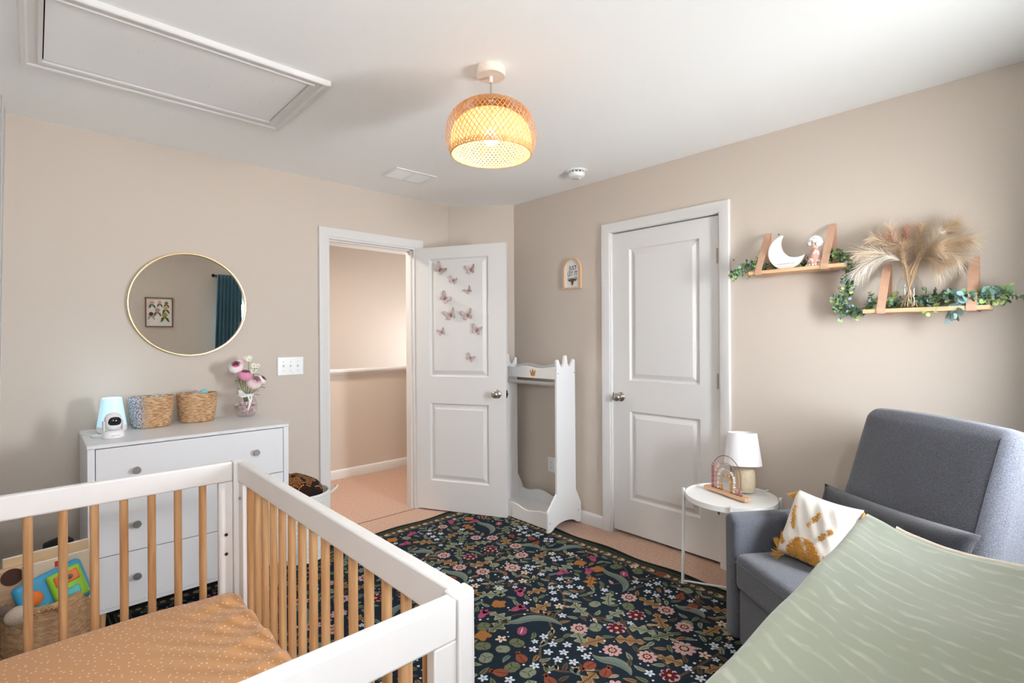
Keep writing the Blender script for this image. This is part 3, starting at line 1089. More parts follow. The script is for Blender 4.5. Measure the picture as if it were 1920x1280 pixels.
for (x, y, z, ax, mt) in ((hx - inner - 0.023, hy - 0.0355, 0.63, 'y', hole), (hx - inner - 0.023, hy - 0.0355, 0.56, 'y', hole), (hx - 0.0355, hy - inner - 0.028, 0.765, 'x', bolt)):
    M = frame((x, y, z), (1, 0, 0), (0, 0, 1), (0, -1, 0)) if ax == 'y' else frame((x, y, z), (0, 1, 0), (0, 0, 1), (-1, 0, 0))
    MB().lathe([(0, -0.002), (0.0055, -0.002), (0.0055, 0.0012), (0.0045, 0.0022), (0, 0.0022)], 14, M=M).build('bolt', mt, cr)

# mattress in a dotted sheet
sheet = mat('sheet_caramel', (205, 152, 102), 0.85, 0.15, sheen=0.25)
nt, b = nodes_of(sheet)
tc = nt.nodes.new('ShaderNodeTexCoord')
vo = nt.nodes.new('ShaderNodeTexVoronoi')
vo.voronoi_dimensions = '2D'
vo.inputs['Scale'].default_value = 44
vo.inputs['Randomness'].default_value = 0.85
mp = nt.nodes.new('ShaderNodeMapping')
mp.inputs['Scale'].default_value = (1, 1, 0.0)
nt.links.new(tc.outputs['Object'], mp.inputs[0])
nt.links.new(mp.outputs[0], vo.inputs['Vector'])
lt = nt.nodes.new('ShaderNodeMath')
lt.operation = 'LESS_THAN'
lt.inputs[1].default_value = 0.105
nt.links.new(vo.outputs['Distance'], lt.inputs[0])
mxn = nt.nodes.new('ShaderNodeMix')
mxn.data_type = 'RGBA'
mxn.inputs['A'].default_value = (*lin((205, 152, 102)), 1)
mxn.inputs['B'].default_value = (*lin((238, 218, 196)), 1)
nt.links.new(lt.outputs[0], mxn.inputs['Factor'])
nt.links.new(mxn.outputs['Result'], b.inputs['Base Color'])
MW, ML, MT = 2 * (hx - 0.042), 2 * (hy - 0.042), 0.13


def wrinkle(x, y, z):
    u, v = x / (MW / 2), y / (ML / 2)
    top = max(0.0, z / (MT / 2))
    edge = math.exp(-((1 - u) / 0.45) ** 2) * top
    w = 0.0085 * edge * math.sin(46 * (y + 0.22 * x) + 2.5 * math.sin(9 * x + 3 * y)) + 0.0035 * edge * math.sin(83 * y - 25 * x)
    crown = 0.016 * top * (1 - 0.5 * u * u - 0.5 * v * v)
    return (x * (1 + 0.012 * (1 - abs(v))), y, z + w + crown)


mt_ = thing('crib_mattress', 'crib mattress in a tan fitted sheet with small white dots', 'mattress', (ox, oy, 0.307))
MB().rbox((MW, ML, MT), 0.035, 70, (0, 0, MT / 2), wrinkle).build('fitted_sheet', sheet, mt_, smooth=180)
# the spring base the mattress lies on belongs to the crib
m = MB()
m.box(-hx + 0.036, hx - 0.036, -hy + 0.036, hy - 0.036, 0.27, 0.3069)
m.build('mattress_base', mat('grey_mesh', (90, 90, 92), 0.7), cr)

# ------------------------------------------------------------------ mirror
gold = mat('pale_gold', (214, 190, 148), 0.28, 0.5, metal=1.0)
MX, MZ, MR = 0.665, 1.545, 0.299
mi = thing('round_mirror', 'round wall mirror with a thin gold frame above the dresser', 'mirror', (MX, YA, MZ))
Mf = frame((0, 0, 0), (1, 0, 0), (0, 0, 1), (0, -1, 0))
MB().lathe([(MR - 0.010, 0.001), (MR, 0.001), (MR, 0.022), (MR - 0.002, 0.025), (MR - 0.007, 0.025), (MR - 0.009, 0.023), (MR - 0.010, 0.012), (MR - 0.010, 0.001)], 96, M=Mf).build('frame', gold, mi, smooth=30)
mirror_m = mat('mirror_glass', (236, 236, 234), 0.0, 0.5, metal=1.0)
MB().lathe([(0, 0.002), (MR - 0.0095, 0.002), (MR - 0.0095, 0.012), (0, 0.012)], 96, M=Mf).build('mirror_glass', mirror_m, mi, smooth=20)

# ------------------------------------------------------------------ switch plate and outlet
plast = mat('white_plastic', (240, 240, 238), 0.18, 0.5)
sw = thing('light_switch_plate', 'white three-gang light switch plate beside the hall doorway', 'light switch', (1.236, YA, 1.163))
MB().box(-0.083, 0.083, -0.007, -0.0002, -0.0595, 0.0595).build('plate', plast, sw, bevel=0.004, seg=3)
for k in (-1, 0, 1):
    t = MB()
    t.box(k * 0.046 - 0.0055, k * 0.046 + 0.0055, -0.0085, -0.0072, -0.0125, 0.0125)
    t.prism([(-0.0085, -0.005), (-0.0085, 0.005), (-0.019, 0.011), (-0.019, 0.004)], k * 0.046 - 0.0042, k * 0.046 + 0.0042, 'X')
    t.build('toggle', plast, sw)
    for dz in (-0.03, 0.03):
        MB().lathe([(0, 0), (0.0032, 0), (0.003, 0.001), (0, 0.0012)], 10, M=frame((k * 0.046, -0.007, dz), (1, 0, 0), (0, 0, 1), (0, -1, 0))).build('screw', mat('screw_grey', (180, 180, 176), 0.4), sw)
ou = thing('wall_outlet', 'white double outlet low on the wall behind the dress-up rack', 'outlet', (XB, 2.68, 0.362))
MB().box(-0.006, -0.0002, -0.037, 0.037, -0.058, 0.058).build('plate', plast, ou, bevel=0.003)
for dz in (-0.0195, 0.0195):
    s_ = MB()
    s_.prism([(0.0165 * math.cos(a * PI / 8), dz + 0.0145 * math.sin(a * PI / 8)) for a in range(16)], -0.0075, -0.0061, 'X')
    s_ = s_.build('socket', plast, ou)
    q = MB()
    q.box(-0.0079, -0.0076, -0.0068, -0.0052, dz - 0.001, dz + 0.007).box(-0.0079, -0.0076, 0.005, 0.0066, dz - 0.001, dz + 0.007).box(-0.0079, -0.0076, -0.002, 0.002, dz - 0.0085, dz - 0.0055)
    q.build('slot', mat('slot_dark', (40, 38, 36), 0.8), s_)
# ------------------------------------------------------------------ ceiling things
# attic hatch with a moulded frame; axes nearly along the walls
ha = thing('attic_hatch', 'large white attic access hatch with moulded frame in the ceiling', 'hatch', (0.447, 2.447, H))
hw, hd = 0.421, 0.258
prof = [(0.0, 0.004), (0.0, 0.014), (0.012, 0.017), (0.016, 0.012), (0.040, 0.014), (0.046, 0.020), (0.060, 0.022), (0.064, 0.018), (0.064, 0.0)]
m = MB()
rows = []
for sx, sy in ((-1, -1), (1, -1), (1, 1), (-1, 1)):
    rows.append([(sx * (hw + w), sy * (hd + w), -d) for w, d in prof])
n = len(prof)
vs = [p for r in rows for p in r]
fs = []
for j in range(4):
    for i in range(n - 1):
        a, b_ = j * n + i, ((j + 1) % 4) * n + i
        fs.append((a, a + 1, b_ + 1, b_))
m.add(vs, fs)
m.build('frame', white, ha, smooth=20)
m = MB()
m.box(-hw + 0.004, hw - 0.003, -hd + 0.003, hd - 0.006, -0.006, -0.0005)
hp = m.build('hatch_panel', mat('hatch_paint', (247, 246, 245), 0.85, 0.2, bump=(320, 0.25)), ha)
m = MB()
rs = random.Random(3)
for _ in range(40):
    x, y = rs.gauss(0.03, 0.16), rs.gauss(0.0, 0.09)
    if abs(x) < 0.4 and abs(y) < 0.24:
        m.lathe([(0, -0.0002), (rs.uniform(0.0008, 0.0018), 0.0), (0, 0.0002)], 6, (x, y, -0.0062))
m.build('paint_fleck', mat('fleck_grey', (150, 140, 130), 0.9), hp)['kind'] = 'stuff'
m = MB()
m.box(-hw, hw, -hd, hd, -0.0004, -0.0001)
m.build('gap', shade_in, ha)

# ceiling register
ve = thing('ceiling_vent', 'white rectangular air vent in the ceiling near the doorway', 'vent', (1.855, 3.0, H), math.radians(-2))
m = MB()
vw, vd = 0.152, 0.108
m.box(-vw, vw, -vd, -vd + 0.022, -0.007, -0.0003).box(-vw, vw, vd - 0.022, vd, -0.007, -0.0003)
m.box(-vw, -vw + 0.022, -vd + 0.022, vd - 0.022, -0.007, -0.0003).box(vw - 0.022, vw, -vd + 0.022, vd - 0.022, -0.007, -0.0003).box(-0.006, 0.006, -vd + 0.022, vd - 0.022, -0.007, -0.0003)
m.build('frame', plast, ve, bevel=0.002)
m = MB()
for i in range(12):
    y = -vd + 0.030 + i * 0.0136
    for a, b_ in ((-vw + 0.022, -0.006), (0.006, vw - 0.022)):
        m.prism([(y, -0.0015), (y + 0.0015, -0.001), (y + 0.010, -0.006), (y + 0.0085, -0.0065)], a, b_, 'X')
m.build('louvre', plast, ve)
MB().box(-vw + 0.02, vw - 0.02, -vd + 0.02, vd - 0.02, -0.0006, -0.0003).build('duct_shadow', mat('duct_grey', (150, 150, 148), 0.8), ve)

sd = thing('smoke_detector', 'white round smoke detector on the ceiling beside the right wall', 'smoke detector', (2.625, 2.18, H))
Mx = frame((0, 0, 0), (1, 0, 0), (0, -1, 0), (0, 0, -1))
MB().lathe([(0, 0.0002), (0.071, 0.0002), (0.071, 0.006), (0.066, 0.009), (0.058, 0.009), (0, 0.009)], 40, M=Mx).build('base', plast, sd, smooth=30)
MB().lathe([(0, 0.0095), (0.052, 0.0095), (0.052, 0.018), (0, 0.018)], 40, M=Mx).build('intake_grille', mat('detector_dark', (96, 94, 92), 0.8), sd)
m = MB()
m.lathe([(0.0, 0.0185), (0.056, 0.0185), (0.056, 0.030), (0.050, 0.041), (0.038, 0.046), (0, 0.047)], 40, M=Mx)
m.build('cover', plast, sd, smooth=30)
m = MB()
for k in range(14):
    a = k * 2 * PI / 14
    m.box(0.0505, 0.0565, -0.004, 0.004, -0.0185, -0.0093, M=Matrix.Rotation(a, 4, 'Z'))
m.build('rib', plast, sd)
MB().lathe([(0, 0.047), (0.009, 0.047), (0.008, 0.0505), (0, 0.051)], 16, (0.018, 0.01, 0), M=Mx).build('test_button', plast, sd)

# pendant lamp
PX, PY = 1.367, 1.584
pl = thing('pendant_lamp', 'woven bamboo dome pendant lamp glowing under the ceiling', 'ceiling lamp', (PX, PY, H))
cream = mat('pendant_canopy_cream', (236, 220, 206), 0.45, 0.35)
MB().lathe([(0, -0.0345), (0.057, -0.0345), (0.060, -0.0315), (0.060, -0.0003), (0, -0.0003)], 48).build('canopy', cream, pl, smooth=30)
MB().lathe([(0, -0.0575), (0.007, -0.0575), (0.0085, -0.055), (0.0085, -0.0348), (0, -0.0348)], 16).build('cord_grip', cream, pl)
m = MB()
m.tube([(0, 0, -0.058), (0.001, 0, -0.10), (0.001, 0, -0.205)], 0.0032, 10)
m.build('cord', mat('cord_beige', (176, 164, 150), 0.8, bump=(900, 0.6)), pl)
bamboo = mat('bamboo_strip', (200, 144, 92), 0.6, 0.3, noise=(40, (222, 172, 122), 0.25))
nt, b = nodes_of(bamboo)
tl = nt.nodes.new('ShaderNodeBsdfTranslucent')
tl.inputs['Color'].default_value = (*lin((236, 176, 112)), 1)
mxs = nt.nodes.new('ShaderNodeMixShader')
mxs.inputs[0].default_value = 0.05
nt.links.new(b.outputs[0], mxs.inputs[1])
nt.links.new(tl.outputs[0], mxs.inputs[2])
nt.links.new(mxs.outputs[0], nt.nodes['Material Output'].inputs['Surface'])
RIMZ = 2.088 - H


def catmull(tab, t):
    n = len(tab) - 1
    x = min(max(t, 0), 1) * n
    i = min(int(x), n - 1)
    f = x - i
    p = [tab[max(i - 1, 0)], tab[i], tab[i + 1], tab[min(i + 2, n)]]
    return tuple(0.5 * (2 * p[1][k] + (p[2][k] - p[0][k]) * f + (2 * p[0][k] - 5 * p[1][k] + 4 * p[2][k] - p[3][k]) * f * f + (3 * p[1][k] - p[0][k] - 3 * p[2][k] + p[3][k]) * f ** 3) for k in range(2))


OUTER = [(0.163, 0.0), (0.176, 0.022), (0.1855, 0.055), (0.187, 0.088), (0.180, 0.122), (0.163, 0.155), (0.132, 0.185), (0.092, 0.206), (0.045, 0.218), (0.012, 0.221)]
INNER = [(0.160, 0.0), (0.163, 0.022), (0.165, 0.05), (0.162, 0.08), (0.152, 0.108), (0.132, 0.134), (0.102, 0.155), (0.066, 0.168), (0.03, 0.174), (0.010, 0.175)]


def weave(mb, tab, count, turn, width, n=30, t1=1.0, dr=0.0):
    for fam in (-1, 1):
        for k in range(count):
            th0 = 2 * PI * (k + (0.5 if fam > 0 else 0)) / count
            vs = []
            for i in range(n + 1):
                t = t1 * i / n
                r, z = catmull(tab, t)
                r += dr * fam
                th = th0 + fam * turn * t
                hw_ = min(width * 0.62 / max(r, 0.012), 0.35)
                for s in (-1, 1):
                    vs.append((r * math.cos(th + s * hw_), r * math.sin(th + s * hw_), RIMZ + z))
            fs = [(2 * i, 2 * i + 1, 2 * i + 3, 2 * i + 2) for i in range(n)]
            mb.add(vs, fs)


m = MB()
weave(m, OUTER, 58, 1.15, 0.0029, dr=0.0007)
weave(m, OUTER[5:], 58, 0.7, 0.0032, 16, dr=0.0004)
weave(m, [OUTER[0], OUTER[0], (0.170, 0.011), (0.173, 0.016)], 90, 0.12, 0.003, 6, dr=0.0012)
sh = m.build('shade', bamboo, pl, smooth=None)
liner = mat('bamboo_liner', (238, 212, 164), 0.7, 0.2)
nt, b = nodes_of(liner)
tl = nt.nodes.new('ShaderNodeBsdfTranslucent')
tl.inputs['Color'].default_value = (*lin((252, 222, 156)), 1)
mxs = nt.nodes.new('ShaderNodeMixShader')
mxs.inputs[0].default_value = 0.28
nt.links.new(b.outputs[0], mxs.inputs[1])
nt.links.new(tl.outputs[0], mxs.inputs[2])
nt.links.new(mxs.outputs[0], nt.nodes['Material Output'].inputs['Surface'])
m = MB()
weave(m, INNER, 62, 1.3, 0.0058, dr=0.0006)
m.build('shade_liner', liner, pl, smooth=None)
m = MB()
m.tube([(0.1625 * math.cos(a * PI / 32), 0.1625 * math.sin(a * PI / 32), RIMZ) for a in range(65)], 0.0028, 8, caps=False)
m.build('rim', bamboo, pl, smooth=60)
MB().lathe([(0, -0.245), (0.016, -0.245), (0.017, -0.243), (0.017, -0.207), (0.011, -0.2052), (0, -0.2052)], 20).build('socket', cream, pl)
bulb_m = mat('bulb_glow', (255, 240, 215), 0.4, emit=((255, 226, 178), 9.0))
MB().lathe([(0, -0.312), (0.012, -0.310), (0.024, -0.302), (0.030, -0.288), (0.029, -0.275), (0.020, -0.260), (0.013, -0.2455), (0, -0.2455)], 24).build('bulb', bulb_m, pl, smooth=60)
ld = bpy.data.lights.new('pendant_light', 'POINT')
ld.energy = 4.6
ld.color = (1.0, 0.88, 0.68)
ld.shadow_soft_size = 0.045
lo = bpy.data.objects.new('pendant_light', ld)
COL.objects.link(lo)
lo.location = (PX, PY, H - 0.288)

# ------------------------------------------------------------------ sign on the right wall
sgw = wood('sign_wood', (214, 172, 132), (230, 194, 156), 'Z')
sg = thing('wall_sign', 'small arched wooden sign with bee and lettering on the wall', 'sign', (XB, 2.456, 1.699))
# local: u to the right along -y, v up
Ms = frame((0, 0, 0), (0, -1, 0), (0, 0, 1), (-1, 0, 0))


def arch(w, h, n=16, y0=0.0):
    r = w / 2
    return [(-r, y0), (r, y0)] + [(r * math.cos(PI * k / n), h - r + r * math.sin(PI * k / n)) for k in range(n + 1)]


SW, SH = 0.167, 0.226
o_, i_ = arch(SW, SH), arch(SW - 0.028, SH - 0.014, y0=0.012)
m = MB()
n = len(o_)
vs = [(p[0], p[1], 0.001) for p in o_] + [(p[0], p[1], 0.019) for p in o_] + [(p[0], p[1], 0.019) for p in i_] + [(p[0], p[1], 0.006) for p in i_]
fs = []
for j in range(3):
    for k in range(n):
        fs.append((j * n + k, j * n + (k + 1) % n, (j + 1) * n + (k + 1) % n, (j + 1) * n + k))
m.add(vs, fs, Ms)
m.build('frame', sgw, sg, smooth=30)
MB().prism(i_, 0.002, 0.0075, M=Ms).build('panel', mat('sign_white', (236, 234, 232), 0.7), sg)
ink = mat('ink_black', (44, 42, 42), 0.7)
text_mesh('JUST', 0.047, 'lettering', ink, sg, Ms @ Matrix.Translation((0.004, 0.138, 0.0082)), sx=0.72)
text_mesh('LET IT', 0.047, 'lettering', ink, sg, Ms @ Matrix.Translation((0.0, 0.096, 0.0082)), sx=0.72)
bee = MB()
for s in (-1, 1):
    for (a, L, W) in ((0.35, 0.040, 0.011), (-0.15, 0.030, 0.008)):
        pts = [(0.007 * s + s * (t * L * math.cos(a) - 0), 0.066 + t * L * math.sin(a)) for t in (0, 1)]
        d = Vector((pts[1][0] - pts[0][0], pts[1][1] - pts[0][1])).normalized()
        nn = Vector((-d.y, d.x))
        poly = []
        for k in range(14):
            q = 2 * PI * k / 14
            c = Vector(pts[0]) + d * L * (0.5 + 0.5 * math.cos(q)) + nn * W * math.sin(q)
            poly.append((c.x, c.y))
        bee.mat(1).prism(poly, 0.0078, 0.0084, M=Ms)
        bee.mat(0)
        for f in (-0.4, 0.0, 0.4):
            p0 = Vector(pts[0]) + nn * W * f * 0.3
            p1 = Vector(pts[0]) + d * L * 0.86 + nn * W * f
            bee.tube([Ms @ Vector((p0.x, p0.y, 0.0087)), Ms @ Vector((p1.x, p1.y, 0.0087))], 0.0007, 5)
        bee.tube([Ms @ Vector((p[0], p[1], 0.0085)) for p in poly + poly[:1]], 0.0011, 5, caps=False)
    for (x0, z0, x1, z1) in ((0.005, 0.048, 0.017, 0.036), (0.006, 0.056, 0.019, 0.050)):
        bee.tube([Ms @ Vector((s * x0, z0, 0.0085)), Ms @ Vector((s * x1, z1, 0.0085))], 0.0011, 5)
    bee.tube([Ms @ Vector((s * 0.003, 0.076, 0.0085)), Ms @ Vector((s * 0.010, 0.088, 0.0085))], 0.0008, 5)
for k, (z, r, c) in enumerate(((0.072, 0.0075, 0), (0.0645, 0.0105, 2), (0.056, 0.0105, 0), (0.049, 0.0098, 2), (0.042, 0.0088, 0), (0.035, 0.0068, 2), (0.029, 0.0045, 0))):
    bee.mat(c).sphere((0, 0, 0), 1, 12, 6, (1.35 * r, 0.0046, 0.003), M=Ms @ Matrix.Translation((0, z, 0.0085)))
bee.build('bee', [ink, mat('bee_wing', (206, 208, 210), 0.7), mat('bee_amber', (176, 116, 48), 0.7)], sg, smooth=60)

# ------------------------------------------------------------------ nails left in the wall
nailm = mat('nail_dark', (70, 60, 54), 0.5, metal=0.6)
def nail(label, y, z, tilt):
    o = MB().lathe([(0, -0.008), (0.0012, -0.008), (0.0012, 0.012), (0.0034, 0.012), (0.0034, 0.0135), (0, 0.0138)], 10,
                   M=frame((0, 0, 0), (0, 1, 0), Vector((0, 0, 1)), Vector((-1, 0, 0)))).build('nail', nailm)
    o.location = (XB, y, z)
    o.rotation_euler = (0, tilt, 0)
    tag(o, label, 'nail')


nail('small bare nail in the wall between closet door casing and garland', 1.264, 1.772, 0.3)
nail('small dark nail in the wall above the white crescent moon', 1.022, 1.882, 0.0)

# ------------------------------------------------------------------ paper butterflies on the open door
bf_mats = [mat('butterfly_pink', (222, 202, 198), 0.6, noise=(300, (204, 176, 172), 0.2)), mat('butterfly_brown', (122, 88, 84), 0.6)]


def wing_mb(s):
    """one wing pair half in local x>0 (s=+1) or x<0, lying in xz, lifted towards -y"""
    m = MB()
    fw = [(0.0, 0.004), (0.010, 0.016), (0.024, 0.030), (0.033, 0.032), (0.036, 0.024), (0.030, 0.008), (0.018, -0.001), (0.0, -0.001)]
    hw_ = [(0.0, -0.001), (0.018, -0.001), (0.026, -0.009), (0.024, -0.020), (0.014, -0.024), (0.005, -0.015)]
    lift = 0.38

    def P(x, z, d=0.0):
        return (s * x * math.cos(lift), -x * math.sin(lift) - 0.0016 - d, z)
    for poly in (fw, hw_):
        m.mat(1)
        n = len(poly)
        cx, cz = sum(p[0] for p in poly) / n, sum(p[1] for p in poly) / n
        m.add([P(*p) for p in poly] + [P(p[0], p[1], -0.0006) for p in poly], [list(range(n)), list(range(n, 2 * n))[::-1]])
        m.mat(0)
        for a in range(n - 1 if poly is fw else n - 1):
            p, q = poly[a], poly[a + 1]
            tri = [(cx * 0.15, cz * 0.15), p, q]
            gx, gz = sum(t[0] for t in tri) / 3, sum(t[1] for t in tri) / 3
            m.add([P(gx + (t[0] - gx) * 0.78, gz + (t[1] - gz) * 0.78, 0.0004) for t in tri], [(0, 1, 2)])
    return m


def door_pt(x, y, z):
    return Vector(d1.location) + Matrix.Rotation(d1.rotation_euler[2], 3, 'Z') @ Vector((x, y, z - d1.location[2]))


bfs = [(0.221, 1.859, 1.12, 0.75, 'large brown-edged paper butterfly tilted in the door panel top left corner'),
       (0.479, 1.845, 0.92, -0.15, 'pink paper butterfly in the door panel top right corner'),
       (0.331, 1.769, 0.78, 0.35, 'small pale butterfly second from the top, between the two topmost ones'),
       (0.462, 1.688, 0.70, -0.6, 'small pale pink butterfly on the right below the top right butterfly'),
       (0.264, 1.635, 1.05, 0.75, 'dark-veined paper butterfly at the left of the door, third row'),
       (0.310, 1.507, 1.10, -0.35, 'large faded pink butterfly, left of the pair in the panel middle'),
       (0.452, 1.502, 1.08, -0.25, 'large dark-tipped butterfly, right of the pair in the panel middle'),
       (0.231, 1.376, 0.72, -0.35, 'small faded pink butterfly alone at the lower left of the group'),
       (0.527, 1.388, 0.98, 0.35, 'brown-edged butterfly overlapping the right moulding of the door panel'),
       (0.474, 1.178, 0.76, 0.5, 'lowest paper butterfly, alone near the bottom of the upper panel')]
proto = None
for (x, z, s, rot, label) in bfs:
    # panel field sits 1.5 mm below the face
    p = door_pt(x, 0.0012, z + 0.012)
    R = (Matrix.Rotation(d1.rotation_euler[2], 3, 'Z') @ Matrix.Rotation(rot, 3, 'Y')).to_euler()
    if proto is None:
        proto = thing('paper_butterfly', label, 'wall sticker', p, 0, 'paper butterflies on the open door')
        proto.rotation_euler = R
        proto.scale = (1.3 * s, 1.3 * s, 1.3 * s)
        wing_mb(1).build('wing', bf_mats, proto, smooth=None)
        wing_mb(-1).build('wing', bf_mats, proto, smooth=None)
        m = MB()
        m.tube([(0, -0.0015, -0.014), (0, -0.0025, -0.004), (0, -0.0025, 0.006), (0, -0.0018, 0.013)], [0.0008, 0.0016, 0.0018, 0.0008], 6)
        for q in (-1, 1):
            m.tube([(0, -0.002, 0.011), (q * 0.006, -0.003, 0.021)], 0.0004, 4)
        m.build('body', bf_mats[1], proto)
    else:
        dup(proto, label, p, R, (1.3 * s, 1.3 * s, 1.3 * s))

# ------------------------------------------------------------------ dress-up rack by the corner
rw = mat('rack_white', (226, 225, 224), 0.4, 0.35)
rk_ = thing('dress_up_rack', 'white child dress-up rack with crown-shaped side tops by the corner', 'clothes rack', (2.59, 2.385, 0))
screw_d = mat('rack_screw', (110, 108, 104), 0.4, metal=0.8)


def rack_side():
    pts = [(-0.052, 0), (-0.052, 0.138), (0.042, 0.245), (0.0452, 1.155)]
    # crown: three rounded points
    for cx_, top in ((0.058, 1.174), (0.141, 1.203), (0.226, 1.174)):
        for k in range(7):
            a = PI - PI * k / 6
            pts.append((cx_ + 0.0125 * math.cos(a), top - 0.0125 + 0.0125 * math.sin(a)))
        if cx_ < 0.2:
            pts += [(cx_ + 0.020, 1.145), (cx_ + 0.033, 1.126), (cx_ + 0.041, 1.122), (cx_ + 0.049, 1.126), (cx_ + 0.062, 1.145)]
    pts += [(0.2388, 1.155), (0.243, 0.245), (0.300, 0.138), (0.300, 0)]
    # arched foot
    pts += [(0.275, 0.0)] + [(0.125 + 0.125 * math.cos(a), 0.045 * math.sin(a)) for a in [PI * k / 12 for k in range(1, 12)]] + [(-0.02, 0.0)]
    return pts


RL = 0.60
for y0 in (-0.010, RL - 0.008):
    sp = MB().prism(rack_side(), y0, y0 + 0.018, 'Y')
    # lift to the rug/carpet height
    sp.v = [(x, y, z + 0.0125) for x, y, z in sp.v]
    sp = sp.build('side_panel', rw, rk_, bevel=0.002)
    ys = y0 if y0 < 0.1 else y0 + 0.018
    for (x, z) in ((0.060, 1.09), (0.228, 1.09), (-0.030, 0.075), (0.270, 0.10)):
        MB().lathe([(0, 0), (0.0042, 0), (0.004, 0.001), (0, 0.0012)], 10, M=frame((x, ys, z), (1, 0, 0), (0, 0, 1), (0, -1 if y0 < 0.1 else 1, 0))).build('screw', screw_d, sp)


def wavy(y0, y1, z0, ztop, amp, n=40, ph=0.0):
    pts = [(y0, z0), (y1, z0)]
    for k in range(n + 1):
        y = y1 + (y0 - y1) * k / n
        t = k / n
        pts.append((y, ztop + amp * math.cos(2 * PI * (t * 2 + ph))))
    return pts


ya, yb = 0.0085, RL - 0.0085
rail = MB().prism(wavy(ya, yb, 1.05, 1.128, 0.007), 0.046, 0.060, 'X').build('front_rail', rw, rk_, bevel=0.0015)
MB().prism(wavy(ya, yb, 1.06, 1.138, 0.008, ph=0.5), 0.222, 0.236, 'X').build('back_rail', rw, rk_, bevel=0.0015)
MB().tube([(0.14, ya, 1.005), (0.14, yb, 1.005)], 0.0125, 14).build('hanging_bar', rw, rk_)
MB().prism(wavy(ya, yb, 0.020, 0.118, 0.012, ph=0.25), -0.020, -0.006, 'X').build('front_board', rw, rk_, bevel=0.0015)
MB().prism(wavy(ya, yb, 0.060, 0.158, 0.014, ph=0.2), 0.252, 0.266, 'X').build('back_board', rw, rk_, bevel=0.0015)
MB().box(-0.0055, 0.2515, ya, yb, 0.062, 0.076).build('bottom_shelf', rw, rk_, bevel=0.001)
# crown emblem on the front rail
cp = [(-0.017, 0), (0.017, 0), (0.026, 0.034), (0.021, 0.036), (0.014, 0.021), (0.0085, 0.026), (0.003, 0.044), (-0.003, 0.044), (-0.0085, 0.026), (-0.014, 0.021), (-0.021, 0.036), (-0.026, 0.034)]
gm = MB()
gm.prism([(p[0], p[1]) for p in cp], 0.0, 0.003, M=frame((0.0458, 0.222, 1.066), (0, -1, 0), (0, 0, 1), (-1, 0, 0)))
for cxp, czp in ((-0.024, 0.037), (0.024, 0.037), (0, 0.046)):
    gm.sphere((0, 0, 0), 0.0038, 8, 6, M=frame((0.0445, 0.222 - cxp, 1.066 + czp), (0, -1, 0), (0, 0, 1), (-1, 0, 0)))
gm.build('crown_emblem', mat('emblem_gold', (176, 124, 62), 0.5, 0.4), rk_)
# ------------------------------------------------------------------ on the dresser
T = DRT + 0.0002
nl = thing('night_light', 'glowing pale blue tapered night light on the dresser left end', 'night light', (0.283, 3.262, T))
nlm = bpy.data.materials.new('night_light_glow')
nlm.use_nodes = True
nt, b = nodes_of(nlm)
b.inputs['Base Color'].default_value = (0.75, 0.85, 0.9, 1)
b.inputs['Emission Color'].default_value = (*lin((128, 206, 238)), 1)
b.inputs['Emission Strength'].default_value = 0.42
MB().lathe([(0, 0), (0.058, 0), (0.062, 0.003), (0.0625, 0.028), (0.061, 0.0295), (0, 0.0295)], 40).build('base', plast, nl, smooth=30)
MB().lathe([(0, 0.030), (0.0605, 0.030), (0.0415, 0.166), (0.039, 0.169), (0, 0.170)], 40).build('lamp_shade', nlm, nl, smooth=30)
ld = bpy.data.lights.new('night_light_lamp', 'POINT')
ld.energy = 0.35
ld.color = (0.55, 0.85, 1.0)
ld.shadow_soft_size = 0.05
lo = bpy.data.objects.new('night_light_lamp', ld)
COL.objects.link(lo)
lo.location = (0.283, 3.262, T + 0.24)

bm_ = thing('baby_monitor_camera', 'white baby monitor camera with a black lens in front of the night light', 'baby monitor', (0.270, 3.055, T), 0.12)
wp = mat('monitor_white', (240, 238, 238), 0.3, 0.45)
MB().lathe([(0, 0), (0.040, 0), (0.043, 0.003), (0.042, 0.022), (0.037, 0.031), (0.030, 0.034), (0, 0.034)], 40).build('base', wp, bm_, smooth=40)
for q in (-1, 1):
    MB().rbox((0.005, 0.036, 0.046), 0.0024, 4, (0.0365 * q, 0.004, 0.056)).build('fork_arm', wp, bm_, smooth=40)
hd_ = MB().rbox((0.069, 0.069, 0.086), 0.034, 6, (0, 0, 0.075)).build('head', wp, bm_, smooth=180)
MB().sphere((0.0, -0.0215, 0.077), 0.027, 24, 14, (1.0, 0.62, 0.95)).build('lens', mat('lens_black', (10, 10, 12), 0.12, 0.6), hd_, smooth=180)
MB().lathe([(0.026, -0.004), (0.0285, -0.003), (0.0282, 0.000), (0.026, 0.0005)], 32, M=frame((0, -0.0305, 0.076), (1, 0, 0), (0, 0, 1), (0, -1, 0))).build('lens_ring', wp, hd_)
MB().box(-0.016, 0.016, -0.0428, -0.0419, 0.0115, 0.0135).build('printed_mark', mat('mark_grey', (160, 158, 158), 0.6), bm_)
m = MB()
m.tube([(-0.03, 0.03, 0.012), (-0.055, 0.045, 0.006), (-0.07, 0.08, 0.004), (-0.05, 0.12, 0.004), (-0.075, 0.16, 0.004), (-0.085, 0.23, 0.004)], 0.0024, 8)
m.tube([(-0.066, 0.052, 0.008), (-0.05, 0.065, 0.012)], 0.005, 8)
m.build('cable', wp, bm_)

# two seagrass baskets
sea = mat('seagrass', (232, 198, 156), 0.85, 0.15, noise=(90, (160, 108, 66), 0.2), bump=(200, 1.0))
stretch(sea, (0.55, 0.55, 2.2))


